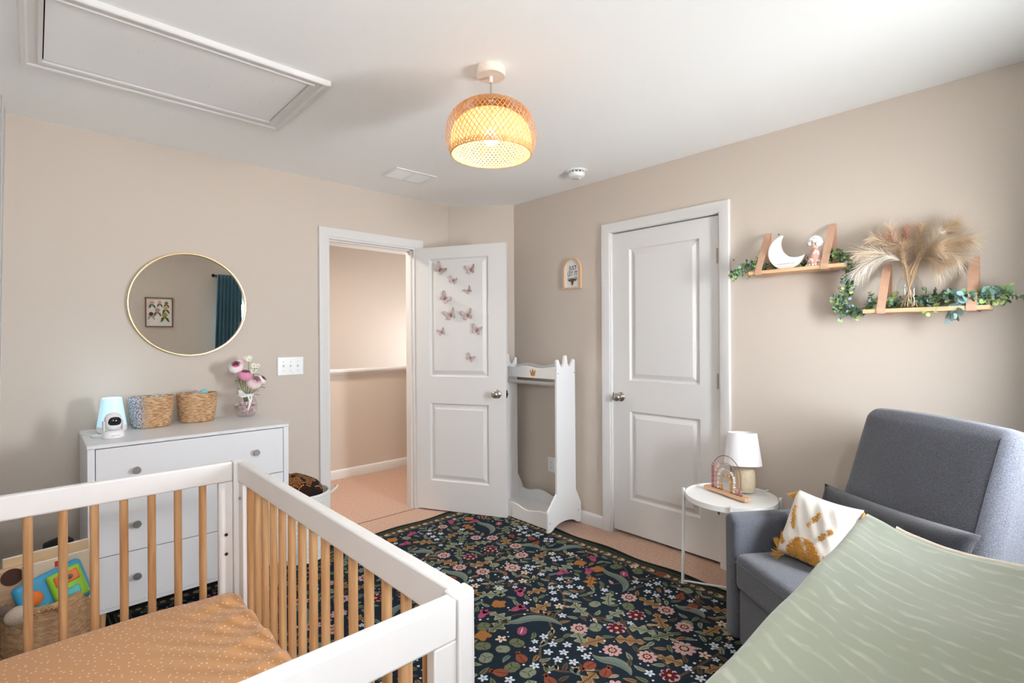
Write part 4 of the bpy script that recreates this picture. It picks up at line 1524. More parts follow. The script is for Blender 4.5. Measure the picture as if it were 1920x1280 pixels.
def seagrass_basket(t, rx, ry, h, rows, sl, mt, ri=0.86):
    m = MB()
    n = 72
    prof = [(0.0, 0.004), (0.78, 0.002), (0.84, 0.006)]
    R = []
    for k in range(rows * 3 + 1):
        f = k / (rows * 3)
        R.append((0.85 + 0.15 * f + sl * math.sin(PI * f), 0.006 + (h - 0.006) * f, k % 3))

    def ring(q, z, k, row):
        out = []
        for i in range(n):
            a = 2 * PI * i / n
            w = 1 + 0.020 * (1 if k == 1 else -0.4) * (1 + 0.9 * math.sin(a * 24 + (row % 2) * PI + 0.7 * row))
            out.append((rx * q * w * math.cos(a), ry * q * w * math.sin(a), z + 0.0022 * math.sin(24 * a + row * 2.1)))
        return out
    vs, fs = [(0, 0, 0.003)], []
    rings = [[(rx * 0.8 * math.cos(2 * PI * i / n), ry * 0.8 * math.sin(2 * PI * i / n), 0.001) for i in range(n)]]
    for j, (q, z, k) in enumerate(R):
        rings.append(ring(q, z, k, j // 3))
    rings.append([(x * 0.965, y * 0.965, h + 0.004 + 0.001 * math.sin(i)) for i, (x, y, z) in enumerate(rings[-1])])
    rings.append([(x * 0.935, y * 0.935, h - 0.002) for x, y, z in rings[-2]])
    rings.append([(rx * 0.80 * math.cos(2 * PI * i / n), ry * 0.80 * math.sin(2 * PI * i / n), 0.012) for i in range(n)])
    for r in rings:
        vs += r
    for j in range(len(rings) - 1):
        for i in range(n):
            a, b_ = 1 + j * n + i, 1 + j * n + (i + 1) % n
            fs.append((a, b_, b_ + n, a + n))
    for i in range(n):
        fs.append((0, 1 + (i + 1) % n, 1 + i))
    L = len(vs)
    vs.append((0, 0, 0.012))
    o = 1 + (len(rings) - 1) * n
    for i in range(n):
        fs.append((L, o + i, o + (i + 1) % n))
    m.add(vs, fs)
    return m.build('basket_body', mt, t, smooth=180)


sea2 = mat('seagrass_frosted', (232, 198, 156), 0.85, 0.15, noise=(90, (160, 108, 66), 0.2), bump=(200, 1.0))
stretch(sea2, (0.55, 0.55, 2.2))
nt, b = nodes_of(sea2)
# the left side of this basket is painted silver grey
src = b.inputs['Base Color'].links[0].from_socket
tc = nt.nodes.new('ShaderNodeTexCoord')
sx_ = nt.nodes.new('ShaderNodeSeparateXYZ')
nt.links.new(tc.outputs['Object'], sx_.inputs[0])
mr = nt.nodes.new('ShaderNodeMapRange')
mr.inputs['From Min'].default_value = -0.030
mr.inputs['From Max'].default_value = -0.062
nt.links.new(sx_.outputs['X'], mr.inputs['Value'])
nz = nt.nodes.new('ShaderNodeTexNoise')
nz.inputs['Scale'].default_value = 160
nt.links.new(tc.outputs['Object'], nz.inputs['Vector'])
rp = nt.nodes.new('ShaderNodeValToRGB')
rp.color_ramp.elements[0].position, rp.color_ramp.elements[1].position = 0.42, 0.56
rp.color_ramp.elements[0].color = (*lin((120, 112, 110)), 1)
rp.color_ramp.elements[1].color = (*lin((206, 206, 212)), 1)
nt.links.new(nz.outputs['Fac'], rp.inputs['Fac'])
mm = nt.nodes.new('ShaderNodeMix')
mm.data_type = 'RGBA'
nt.links.new(mr.outputs[0], mm.inputs['Factor'])
nt.links.new(src, mm.inputs['A'])
nt.links.new(rp.outputs['Color'], mm.inputs['B'])
nt.links.new(mm.outputs['Result'], b.inputs['Base Color'])
b1 = thing('seagrass_basket', 'oval seagrass basket with a silver-painted left side on the dresser', 'basket', (0.452, 3.285, T), 0.04)
seagrass_basket(b1, 0.101, 0.074, 0.158, 9, 0.02, sea2)
b2 = thing('seagrass_basket', 'plain brown seagrass basket, the right one on the dresser', 'basket', (0.667, 3.315, T), -0.12)
seagrass_basket(b2, 0.098, 0.072, 0.158, 9, 0.02, sea)
# what is in them
white_cloth = mat('white_muslin', (236, 236, 234), 0.9, 0.1, noise=(120, (120, 122, 128), 0.06), bump=(60, 0.5))


def bundle(name, label, cat, c, size, mt, rz=0.0, group=None):
    o = MB().rbox(size, min(size) * 0.42, 5, (0, 0, size[2] / 2), lambda x, y, z: (x * (1 + 0.08 * math.sin(60 * z + 3)), y * (1 + 0.1 * math.sin(50 * x)), z + 0.004 * math.sin(70 * x + 40 * y))).build(name, mt, smooth=180)
    o.location = c
    o.rotation_euler = (0.1, 0.05, rz)
    tag(o, label, cat, group)
    return o


gb = 'rolled cloths in the left dresser basket'
bundle('rolled_cloth', 'white speckled rolled cloth at the left of the silver-sided basket', 'cloth', (0.412, 3.29, T + 0.095), (0.060, 0.07, 0.060), white_cloth, 0.3, gb)
bundle('rolled_cloth', 'white speckled rolled cloth, highest and in the middle of the silver-sided basket', 'cloth', (0.462, 3.29, T + 0.097), (0.052, 0.075, 0.066), white_cloth, -0.2, gb)
bundle('rolled_cloth', 'white speckled rolled cloth at the right of the silver-sided basket', 'cloth', (0.507, 3.288, T + 0.097), (0.044, 0.07, 0.062), white_cloth, 0.1, gb)
gs = 'small socks in the right dresser basket'
bundle('folded_sock', 'taupe folded sock at the left in the plain basket', 'sock', (0.612, 3.305, T + 0.10), (0.05, 0.05, 0.062), mat('sock_taupe', (170, 142, 128), 0.9), 0.2, gs)
bundle('folded_sock', 'cream folded sock low at the front of the plain basket', 'sock', (0.638, 3.275, T + 0.10), (0.032, 0.04, 0.060), mat('sock_cream', (226, 214, 200), 0.9), -0.3, gs)
bundle('folded_sock', 'grey-pink folded sock behind the cream one in the plain basket', 'sock', (0.657, 3.325, T + 0.10), (0.036, 0.05, 0.072), mat('sock_mauve', (186, 164, 158), 0.9), 0.4, gs)
bundle('folded_sock', 'light blue folded sock standing highest in the plain basket', 'sock', (0.695, 3.315, T + 0.10), (0.045, 0.05, 0.078), mat('sock_blue', (140, 196, 206), 0.9), -0.1, gs)

# vase of flowers
clear = bpy.data.materials.new('vase_glass')
clear.use_nodes = True
nt = clear.node_tree
nt.nodes.remove(nt.nodes['Principled BSDF'])
tr, gl, mx, fr = nt.nodes.new('ShaderNodeBsdfTransparent'), nt.nodes.new('ShaderNodeBsdfGlossy'), nt.nodes.new('ShaderNodeMixShader'), nt.nodes.new('ShaderNodeLayerWeight')
tr.inputs[0].default_value = (0.94, 0.95, 0.95, 1)
gl.inputs['Roughness'].default_value = 0.03
pw = nt.nodes.new('ShaderNodeMath')
pw.operation = 'POWER'
pw.inputs[1].default_value = 3.0
ml = nt.nodes.new('ShaderNodeMath')
ml.operation = 'MULTIPLY_ADD'
ml.inputs[1].default_value = 0.30
ml.inputs[2].default_value = 0.04
nt.links.new(fr.outputs['Facing'], pw.inputs[0])
nt.links.new(pw.outputs[0], ml.inputs[0])
nt.links.new(ml.outputs[0], mx.inputs[0])
nt.links.new(tr.outputs[0], mx.inputs[1])
nt.links.new(gl.outputs[0], mx.inputs[2])
nt.links.new(mx.outputs[0], nt.nodes['Material Output'].inputs['Surface'])
VX, VY = 0.922, 3.325
va = thing('flower_vase', 'clear glass vase with a white ribbon bow and pink petals inside', 'vase', (VX, VY, T))
MB().lathe([(0, 0.0), (0.040, 0.0), (0.047, 0.004), (0.060, 0.035), (0.062, 0.065), (0.056, 0.095), (0.044, 0.118), (0.040, 0.130), (0.045, 0.148)], 40).build('glass_body', clear, va, smooth=40)
rib_m = mat('ribbon_white', (244, 240, 238), 0.5, 0.3, sheen=0.4)
m = MB()
m.lathe([(0.0425, 0.1205), (0.0435, 0.1205), (0.0425, 0.135), (0.0415, 0.135)], 32)
for (a, L, dz) in ((3.6, 0.042, 0.022), (4.1, 0.036, 0.012)):
    pts = [(-0.018 + 0.0 * k, -0.043, 0.127) for k in range(1)]
    c0 = Vector((-0.012, -0.044, 0.127))
    for s in (-1, 1):
        vs = []
        for i in range(9):
            t = i / 8
            e = c0 + Vector((-L * math.sin(PI * t) * 0.9 + 0.004 * s, -0.012 * math.sin(PI * t), dz * math.sin(PI * t) + 0.010 * math.sin(2 * PI * t) * s))
            vs += [tuple(e + Vector((0, 0.004, 0.006))), tuple(e + Vector((0, -0.004, -0.006)))]
        m.add(vs, [(2 * i, 2 * i + 1, 2 * i + 3, 2 * i + 2) for i in range(8)])
for s in (0, 1):
    vs = []
    for i in range(9):
        t = i / 8
        e = c0 + Vector((0.010 + 0.012 * s + 0.006 * math.sin(4 * t + s), -0.004 - 0.020 * math.sin(PI * t * 0.7), -0.085 * t * (1 - 0.3 * s)))
        vs += [tuple(e + Vector((-0.0045, 0, 0))), tuple(e + Vector((0.0045, 0.001, 0)))]
    m.add(vs, [(2 * i, 2 * i + 1, 2 * i + 3, 2 * i + 2) for i in range(8)])
m.sphere(c0, 0.006, 8, 6)
m.build('ribbon_bow', rib_m, va, smooth=60)
pet = MB()
rs = random.Random(11)
for k in range(46):
    z = rs.uniform(0.016, 0.074)
    R = rs.uniform(0.0, 0.046)
    a = rs.random() * 2 * PI
    M = Matrix.Translation((R * math.cos(a), R * math.sin(a), z)) @ Matrix.Rotation(rs.random() * 6, 4, 'Z') @ Matrix.Rotation(rs.uniform(-1, 1), 4, 'X') @ Matrix.Rotation(rs.uniform(-1, 1), 4, 'Y')
    pet.k = k % 2
    pet.grid(lambda u, v: ((u - 0.5) * 0.026 * math.sin(PI * (0.12 + 0.8 * v)), (v - 0.5) * 0.028, 0.010 * ((u - 0.5) ** 2 * 4 + (v - 0.5) ** 2 * 2)), 4, 4, M)
pe = pet.build('rose_petals', [mat('petal_pink', (236, 196, 198), 0.7), mat('petal_pale', (244, 222, 220), 0.7)], smooth=60)
pe.location = (VX, VY, T)
pe['kind'] = 'stuff'
tag(pe, 'heap of pale pink rose petals inside the glass vase', 'petals')
green_stem = mat('stem_green', (112, 136, 62), 0.6)
leaf_g = mat('leaf_green', (104, 142, 52), 0.55)


def ranunculus(label, head, r, tilt, inner_c, outer_c):
    h = Vector(head) + Vector((0, 0, 0.014))
    base = Vector((VX + (h.x - VX) * 0.12, VY + (h.y - VY) * 0.12, T + 0.085))
    f = thing('ranunculus', label, 'flower', base, 0, 'flowers in the glass vase')
    hl = h - base
    m = MB()
    m.tube([(0, 0, 0), hl * 0.35 + Vector((0, 0, 0.012)), hl * 0.96], 0.0022, 8)
    st = m.build('stem', green_stem, f)
    m = MB()
    ax = Vector((tilt[0], tilt[1], 1)).normalized() if len(tilt) == 2 else Vector(tilt).normalized()
    ex = ax.orthogonal().normalized()
    M = frame(hl, ex, ax.cross(ex), ax)
    layers = ((1.0, 7, -0.30, 1), (0.92, 7, 0.0, 1), (0.80, 6, 0.2, 1), (0.64, 6, 0.36, 2), (0.48, 5, 0.48, 0), (0.32, 5, 0.55, 0))
    for li, (q, np_, zz, mk) in enumerate(layers):
        for k in range(np_):
            a0 = 2 * PI * (k + 0.5 * (li % 2)) / np_
            sp_ = 2 * PI / np_ * 0.68

            def pt(u, v, q=q, a0=a0, sp_=sp_, zz=zz):
                a = a0 + (u - 0.5) * 2 * sp_ * (0.55 + 0.45 * math.sin(PI * min(v * 0.8 + 0.1, 1)))
                phi = -1.2 + v * (1.2 + 0.75 + 0.35 * (1 - q))
                rr = r * q * math.cos(phi) * (1 + 0.03 * math.sin(9 * u + li))
                return (rr * math.cos(a), rr * math.sin(a), r * (0.82 * math.sin(phi) * q + zz * 0.35 - 0.02 * math.cos(2 * PI * u)))
            m.k = mk
            m.grid(pt, 5, 6, M)
    m.mat(0).sphere((0, 0, r * 0.16), r * 0.24, 10, 6, M=M)
    m.build('bloom', [mat('bloom_' + inner_c[0], inner_c[1], 0.7), mat('bloom_' + outer_c[0], outer_c[1], 0.7),
                      mat('bloom_mid_' + inner_c[0] + outer_c[0], tuple((a + b_) // 2 for a, b_ in zip(inner_c[1], outer_c[1])), 0.7)], f, smooth=60)
    return f


HP, LP, WH, PK = ('hot', (216, 96, 138)), ('light', (240, 196, 202)), ('white', (248, 236, 234)), ('pink', (226, 150, 178))
ranunculus('white ranunculus with deep pink centre, top left bloom of the vase', (0.862, 3.30, 1.166), 0.040, (-0.3, -1.1), HP, WH)
ranunculus('pale pink ranunculus at the top behind the white and pink bloom', (0.900, 3.365, 1.188), 0.030, (0.2, 0.0, 1.0), PK, LP)
ranunculus('rounded mid-pink ranunculus below the top left bloom', (0.903, 3.27, 1.118), 0.039, (0.0, -0.5), PK, PK)
ranunculus('large blush ranunculus, lowest bloom facing the room', (0.953, 3.265, 1.073), 0.043, (0.1, -1.6), LP, ('blush', (246, 222, 220)))
ranunculus('white-edged ranunculus with pink centre at the far right of the vase', (1.002, 3.30, 1.083), 0.032, (0.9, -0.8), HP, WH)


def blossom(label, head):
    h = Vector(head) + Vector((0, 0, 0.014))
    base = Vector((VX + (h.x - VX) * 0.12, VY + (h.y - VY) * 0.12, T + 0.086))
    f = thing('white_blossom', label, 'flower', base, 0, 'flowers in the glass vase')
    hl = h - base
    m = MB()
    m.tube([(0, 0, 0), hl * 0.4 + Vector((0, 0, 0.014)), hl], 0.0016, 6)
    m.build('stem', green_stem, f)
    m = MB()
    rs_ = random.Random(int(head[0] * 1e4))
    for k in range(4):
        c = hl + Vector((rs_.uniform(-0.014, 0.014), rs_.uniform(-0.014, 0.014), rs_.uniform(-0.012, 0.014)))
        ax = Vector((rs_.uniform(-0.6, 0.6), -1, rs_.uniform(-0.1, 0.9))).normalized()
        ex = ax.orthogonal().normalized()
        M = frame(c, ex, ax.cross(ex), ax)
        for j in range(5):
            A = Matrix.Rotation(j * 2 * PI / 5, 4, 'Z')
            m.mat(0).grid(lambda u, v: (0.004 + 0.013 * v, (u - 0.5) * 0.017 * math.sin(PI * (0.15 + 0.75 * v)), 0.004 * v * v + 0.003 * (u - 0.5) ** 2 * 4), 3, 3, M @ A)
        m.mat(1).sphere((0, 0, 0.002), 0.0035, 6, 5, M=M)
    m.build('bloom', [mat('blossom_white', (248, 244, 232), 0.7), mat('blossom_heart', (216, 206, 120), 0.7)], f, smooth=60)
    return f


blossom('small white blossom spray, tallest of the vase', (0.941, 3.325, 1.200))
blossom('small white blossom spray at the upper right of the vase', (0.982, 3.335, 1.155))
blossom('small white blossom spray between the pink and blush blooms', (0.943, 3.300, 1.138))


def sprig(label, tip, n):
    h = Vector(tip) + Vector((0, 0, 0.014))
    base = Vector((VX + (h.x - VX) * 0.15, VY + (h.y - VY) * 0.15, T + 0.088))
    f = thing('leaf_sprig', label, 'leaves', base, 0, 'flowers in the glass vase')
    hl = h - base
    m = MB()
    m.tube([(0, 0, 0), hl * 0.5 + Vector((0, 0, 0.008)), hl], 0.0015, 6)
    m.build('stem', green_stem, f)
    m = MB()
    for k in range(n):
        t = 0.45 + 0.55 * k / max(1, n - 1)
        c = hl * t
        s = -1 if k % 2 else 1
        d = (Vector((hl.x, hl.y, 0)).normalized() * 0.6 + Vector((0.5 * s, -0.7, 0.35))).normalized()
        w = d.cross(Vector((0, 0, 1))).normalized()
        L = 0.042

        def pt(u, v):
            p = c + d * L * v + w * (u - 0.5) * 0.024 * math.sin(PI * (0.06 + 0.9 * v)) + Vector((0, 0, -0.012 * v * v + 0.004 * abs(u - 0.5)))
            return tuple(p)
        m.grid(pt, 4, 6)
    m.build('leaf', leaf_g, f, smooth=60)


sprig('green leaf sprig hanging at the left of the vase rim', (0.874, 3.28, 1.085), 4)
sprig('green leaf sprig between the blooms above the vase', (0.962, 3.29, 1.150), 4)
sprig('green leaf sprig low at the right of the vase', (0.985, 3.30, 1.035), 3)

# ------------------------------------------------------------------ jute basket with toys, left of the dresser
jute = mat('jute', (218, 180, 140), 0.9, 0.1, noise=(70, (178, 136, 98), 0.2), bump=(180, 0.9))
stretch(jute, (0.6, 0.6, 1.8))
JX, JY, JR, JH = 0.03, 2.58, 0.128, 0.40
jb = thing('jute_basket', 'big braided jute basket full of toys behind the crib', 'basket', (JX, JY, 0.001), 0.0)
m = MB()
rows = 15
n = 64
rings = [[(JR * 0.86 * math.cos(2 * PI * i / n), JR * 1.25 * 0.86 * math.sin(2 * PI * i / n), 0.0) for i in range(n)]]
for k in range(rows * 3 + 1):
    f = k / (rows * 3)
    q = 0.90 + 0.16 * math.sin(PI * min(1, f * 0.85 + 0.1)) - 0.05 * f
    row = k // 3
    rings.append([(JR * q * (1 + 0.016 * (1 if k % 3 == 1 else -0.3) * (1 + math.sin(26 * 2 * PI * i / n + row * PI))) * math.cos(2 * PI * i / n),
                   JR * 1.25 * q * (1 + 0.016 * (1 if k % 3 == 1 else -0.3) * (1 + math.sin(26 * 2 * PI * i / n + row * PI))) * math.sin(2 * PI * i / n), 0.002 + JH * f) for i in range(n)])
rings.append([(x * 0.94, y * 0.94, JH + 0.006) for x, y, z in rings[-1]])
rings.append([(x * 0.92, y * 0.92, JH - 0.03) for x, y, z in rings[-1]])
rings.append([(x * 0.88, y * 0.88, 0.05) for x, y, z in rings[-2]])
vs = [p for r in rings for p in r]
fs = [(j * n + i, j * n + (i + 1) % n, (j + 1) * n + (i + 1) % n, (j + 1) * n + i) for j in range(len(rings) - 1) for i in range(n)]
fs += [list(range(n))[::-1], list(range((len(rings) - 1) * n, len(rings) * n))]
m.add(vs, fs)
m.build('basket_body', jute, jb, smooth=180)


def rope_handle(c, ax, w, h, r=0.0055, lean=(0, 0, 0)):
    m = MB()
    for s in (0, 1, 2):
        pts = []
        for i in range(41):
            t = i / 40
            a = PI * t
            p = Vector(c) + Vector(ax) * (w * math.cos(a)) + Vector((0, 0, 1)) * (h * math.sin(a)) + Vector(lean) * math.sin(a)
            tw = 2 * PI * (t * 9 + s / 3)
            pts.append(p + Vector((0.8 * r * math.cos(tw), 0.8 * r * math.sin(tw), 0.5 * r * math.sin(tw + 1))))
        m.tube(pts, r * 0.8, 6)
    return m


rope_handle((JR * 0.92, 0.06, JH - 0.02), (0, 1, 0), 0.055, 0.085, lean=(0.03, 0.02, 0)).build('handle', jute, jb, smooth=60)
rope_handle((-0.005, -JR * 1.25 * 0.98, JH - 0.04), (1, 0, 0), 0.055, 0.05, lean=(0, -0.02, 0)).build('handle', jute, jb, smooth=60)
# toys
at = thing('activity_toy', 'blue and green plastic activity toy with orange window in the jute basket', 'toy', (0.062, 2.520, 0.372), math.radians(12))
Mt = Matrix.Rotation(math.radians(-14), 4, 'X') @ Matrix.Rotation(math.radians(-14), 4, 'Y')
blue, lime, orange, teal = mat('toy_blue', (58, 158, 204), 0.35, 0.45), mat('toy_green', (150, 204, 50), 0.35, 0.45), mat('toy_orange', (232, 118, 36), 0.35, 0.45), mat('toy_teal', (84, 190, 186), 0.35, 0.45)
o = MB().rbox((0.20, 0.034, 0.15), 0.016, 6, (0, 0, 0.05)).build('body', blue, at, smooth=60)
o.matrix_local = Mt
o = MB().rbox((0.100, 0.022, 0.120), 0.010, 5, (0.038, -0.021, 0.050)).build('frame', lime, at, smooth=60)
o.matrix_local = Mt
o = MB().rbox((0.072, 0.012, 0.040), 0.0055, 4, (0.040, -0.0305, 0.078)).build('window', orange, at, smooth=60)
o.matrix_local = Mt
o = MB().sphere((0.048, -0.038, 0.078), 0.009, 12, 8).build('spinner', mat('toy_grey', (120, 110, 108), 0.4), at, smooth=180)
o.matrix_local = Mt
o = MB().rbox((0.060, 0.014, 0.032), 0.0065, 4, (0.034, -0.031, 0.024)).build('button', teal, at, smooth=60)
o.matrix_local = Mt
o = MB().lathe([(0, 0), (0.026, 0), (0.025, 0.010), (0.018, 0.015), (0, 0.016)], 24, M=frame((-0.058, -0.0172, 0.062), (1, 0, 0), (0, 0, 1), (0, -1, 0))).build('knob', orange, at, smooth=60)
o.matrix_local = Mt
o = MB().rbox((0.050, 0.014, 0.034), 0.0065, 4, (-0.050, -0.022, 0.012)).build('button', teal, at, smooth=60)
o.matrix_local = Mt
wt = thing('wooden_toy', 'flat pale wooden toy with a dark brown disc standing in the jute basket', 'toy', (-0.045, 2.585, 0.375), math.radians(8))
o = MB().rbox((0.125, 0.026, 0.16), 0.008, 4, (0, 0, 0.07)).build('board', wood('toy_wood', (206, 168, 132), (224, 190, 156), 'X'), wt, smooth=60)
o = MB().lathe([(0, 0), (0.030, 0), (0.030, 0.002), (0, 0.002)], 28, M=frame((-0.02, -0.0133, 0.118), (1, 0, 0), (0, 0, 1), (0, -1, 0))).build('disc', mat('disc_brown', (84, 54, 42), 0.6), wt)
bkA = thing('picture_book', 'thin picture book with a red mark on its edge behind the activity toy', 'book', (0.062, 2.575, 0.36), math.radians(12))
o = MB().box(-0.10, 0.10, -0.006, 0.006, 0, 0.165).build('cover', mat('book_cream', (226, 206, 178), 0.6), bkA, bevel=0.001)
o = MB().box(-0.098, 0.097, -0.0045, 0.0045, 0.1605, 0.1660).build('page_block', mat('pages_white', (238, 234, 226), 0.8), bkA)
o = MB().box(-0.012, 0.02, -0.0068, -0.0061, 0.135, 0.155).build('red_mark', mat('book_red', (190, 50, 42), 0.6), bkA)
bkB = thing('picture_book', 'pale picture book leaning at the back of the jute basket', 'book', (0.030, 2.612, 0.36), math.radians(10))
MB().box(-0.12, 0.125, -0.007, 0.007, 0, 0.195).build('cover', mat('book_tan', (222, 192, 152), 0.6), bkB, bevel=0.001)
MB().box(-0.118, 0.122, -0.0055, 0.0055, 0.1905, 0.1962).build('page_block', mat('pages_white', (238, 234, 226), 0.8), bkB)
o = MB().prism([(-0.05, 0), (0.05, 0), (0.05, 0.20), (0.02, 0.222), (-0.04, 0.205)], -0.012, 0.012, 'Y').build('black_pouch', mat('black_cloth', (26, 26, 28), 0.85), bevel=0.006, seg=3)
o.location = (0.060, 2.655, 0.36)
tag(o, 'black cloth pouch sticking up behind the books in the jute basket', 'pouch')
pt_ = thing('plush_toy', 'small cream and grey plush toy at the front left of the jute basket', 'toy', (-0.045, 2.475, 0.385))
MB().sphere((0.0, 0, 0.0), 0.034, 18, 12, (1.1, 0.9, 0.95)).build('head', mat('plush_cream', (216, 196, 178), 0.95, bump=(300, 0.8)), pt_, smooth=180)
MB().sphere((-0.035, 0.012, 0.024), 0.020, 14, 10, (1.5, 0.7, 0.9)).build('ear', mat('plush_grey', (120, 104, 94), 0.95, bump=(300, 0.8)), pt_, smooth=180)

# ------------------------------------------------------------------ white rope basket with a blanket
rb = thing('rope_basket', 'white cotton rope basket with loop handles beside the hall doorway', 'basket', (1.192, 3.185, 0.0125))
rope = mat('cotton_rope', (232, 230, 224), 0.9, 0.1, bump=(300, 0.5))
m = MB()
pr = [(0, 0.0), (0.135, 0.0)]
NR = 32
for k in range(NR):
    z = 0.006 + k * 0.0122
    r = 0.140 + 0.024 * math.sin(PI * 0.5 * k / NR)
    for a in (-1.2, -0.4, 0.4, 1.2):
        pr.append((r + 0.006 * math.cos(a), z + 0.0061 * math.sin(a) / math.sin(1.2)))
pr += [(0.158, 0.397), (0.154, 0.391), (0.152, 0.30), (0.130, 0.012), (0, 0.010)]
m.lathe(pr, 56)
m.build('basket_body', rope, rb, smooth=50)
for a in (-0.35, PI + 1.15):
    d = Vector((math.cos(a), math.sin(a), 0))
    tdir = Vector((-math.sin(a), math.cos(a), 0))
    m = MB()
    pts = [Vector((0, 0, 0.378)) + d * (0.166 + 0.045 * math.sin(PI * t)) + tdir * 0.045 * math.cos(PI * t) + Vector((0, 0, 0.028 * math.sin(PI * t))) for t in [i / 24 for i in range(25)]]
    m.tube(pts, 0.0058, 8)
    m.build('handle', rope, rb)
bl = mat('leopard_knit', (182, 124, 62), 0.9, 0.1)
nt, b = nodes_of(bl)
tc = nt.nodes.new('ShaderNodeTexCoord')
n1 = nt.nodes.new('ShaderNodeTexNoise')
n1.inputs['Scale'].default_value = 26
n1.inputs['Detail'].default_value = 1
n2 = nt.nodes.new('ShaderNodeTexBrick')
n2.inputs['Scale'].default_value = 38
n2.inputs['Color1'].default_value = (*lin((214, 158, 92)), 1)
n2.inputs['Color2'].default_value = (*lin((172, 104, 52)), 1)
n2.inputs['Mortar'].default_value = (*lin((58, 34, 26)), 1)
n2.inputs['Mortar Size'].default_value = 0.07
nt.links.new(tc.outputs['Object'], n1.inputs['Vector'])
nt.links.new(tc.outputs['Object'], n2.inputs['Vector'])
r = nt.nodes.new('ShaderNodeValToRGB')
r.color_ramp.elements[0].position, r.color_ramp.elements[1].position = 0.50, 0.55
mm = nt.nodes.new('ShaderNodeMix')
mm.data_type = 'RGBA'
nt.links.new(n1.outputs['Fac'], r.inputs['Fac'])
nt.links.new(r.outputs['Color'], mm.inputs['Factor'])
nt.links.new(n2.outputs['Color'], mm.inputs['A'])
mm.inputs['B'].default_value = (*lin((38, 36, 36)), 1)
nt.links.new(mm.outputs['Result'], b.inputs['Base Color'])
o = MB().rbox((0.25, 0.20, 0.16), 0.06, 14, (0, 0, 0), lambda x, y, z: (x, y, z + 0.02 * math.cos(9 * x) * (z > 0) - 0.35 * (x - 0.02) * (z > 0) * 0.6 + 0.004 * math.sin(60 * x + 20 * y))).build('knit_blanket', bl, smooth=180)
o.location = (1.182, 3.185, 0.403)
o.rotation_euler = (0.12, 0.1, 0.3)
tag(o, 'orange and black leopard knit blanket stuffed in the white rope basket', 'blanket')
# ------------------------------------------------------------------ shelves on the right wall
shelf_w = wood('shelf_wood', (222, 174, 132), (234, 194, 152), 'Y')
leather = mat('strap_leather', (212, 172, 146), 0.6, 0.3, noise=(60, (204, 160, 132), 0.3))
SXF = 2.772


def shelf(label, y0, y1, ztop, straps, zs):
    t = thing('strap_shelf', label, 'shelf', (XB, (y0 + y1) / 2, ztop), 0, 'leather strap shelves on the right wall')
    oy_ = (y0 + y1) / 2
    MB().box(SXF - XB, -0.002, y0 - oy_, y1 - oy_, -0.018, 0).build('plank', shelf_w, t, bevel=0.0015)
    for ys in straps:
        m = MB()
        w = 0.0165
        # closed loop: wall top -> front edge of the plank -> under it -> back to the wall
        loop = [(-0.003, zs - ztop), (-0.010, zs - ztop - 0.004), (SXF - XB - 0.0022, 0.004), (SXF - XB - 0.0026, -0.010), (SXF - XB - 0.0022, -0.0195), (SXF - XB + 0.003, -0.0215),
                (-0.02, -0.0215), (-0.004, -0.0205), (-0.0032, 0.0), (-0.003, zs - ztop)]
        th = 0.0018
        vs, fs = [], []
        for i, (x, z) in enumerate(loop):
            a, b_ = loop[max(i - 1, 0)], loop[min(i + 1, len(loop) - 1)]
            d = Vector((b_[0] - a[0], b_[1] - a[1])).normalized()
            nx, nz = d.y, -d.x
            for yy in (-w, w):
                vs.append((x, ys - oy_ + yy, z))
            for yy in (-w, w):
                vs.append((x + nx * th, ys - oy_ + yy, z + nz * th))
        for i in range(len(loop) - 1):
            a, b_ = i * 4, (i + 1) * 4
            fs += [(a, a + 1, b_ + 1, b_), (a + 2, b_ + 2, b_ + 3, a + 3), (a, b_, b_ + 2, a + 2), (a + 1, a + 3, b_ + 3, b_ + 1)]
        m.add(vs, fs)
        st = m.build('strap', leather, t, smooth=None)
        MB().lathe([(0, 0), (0.0052, 0), (0.0045, 0.0025), (0.002, 0.0035), (0, 0.0036)], 14, M=frame((-0.013, ys - oy_, zs - ztop - 0.022), (0, -1, 0), (0, 0, 1), (-1, 0, 0))).build('screw', mat('brass_screw', (150, 96, 60), 0.35, 0.5, metal=0.8), st)
    return t


S1Z, S2Z = 1.684, 1.461
shelf('wooden shelf on leather straps holding the white moon and doll', 0.69, 1.132, S1Z, (1.078, 0.772), 1.895)
shelf('wooden shelf on leather straps holding the vase of pampas grass', 0.192, 0.620, S2Z, (0.549, 0.247), 1.669)

# crescent moon block
cm = thing('moon_decoration', 'white crescent moon block with a line of tiny grey text', 'decoration', (2.822, 0.955, S1Z + 0.0002))
pts = []
R1, c1 = 0.0885, (0.0, 0.0875)
R2, c2 = 0.078, (-0.040, 0.128)
# local u along -y (photo right), v up ; tips where circles meet
def circ(c, R, a):
    return (c[0] + R * math.cos(a), c[1] + R * math.sin(a))


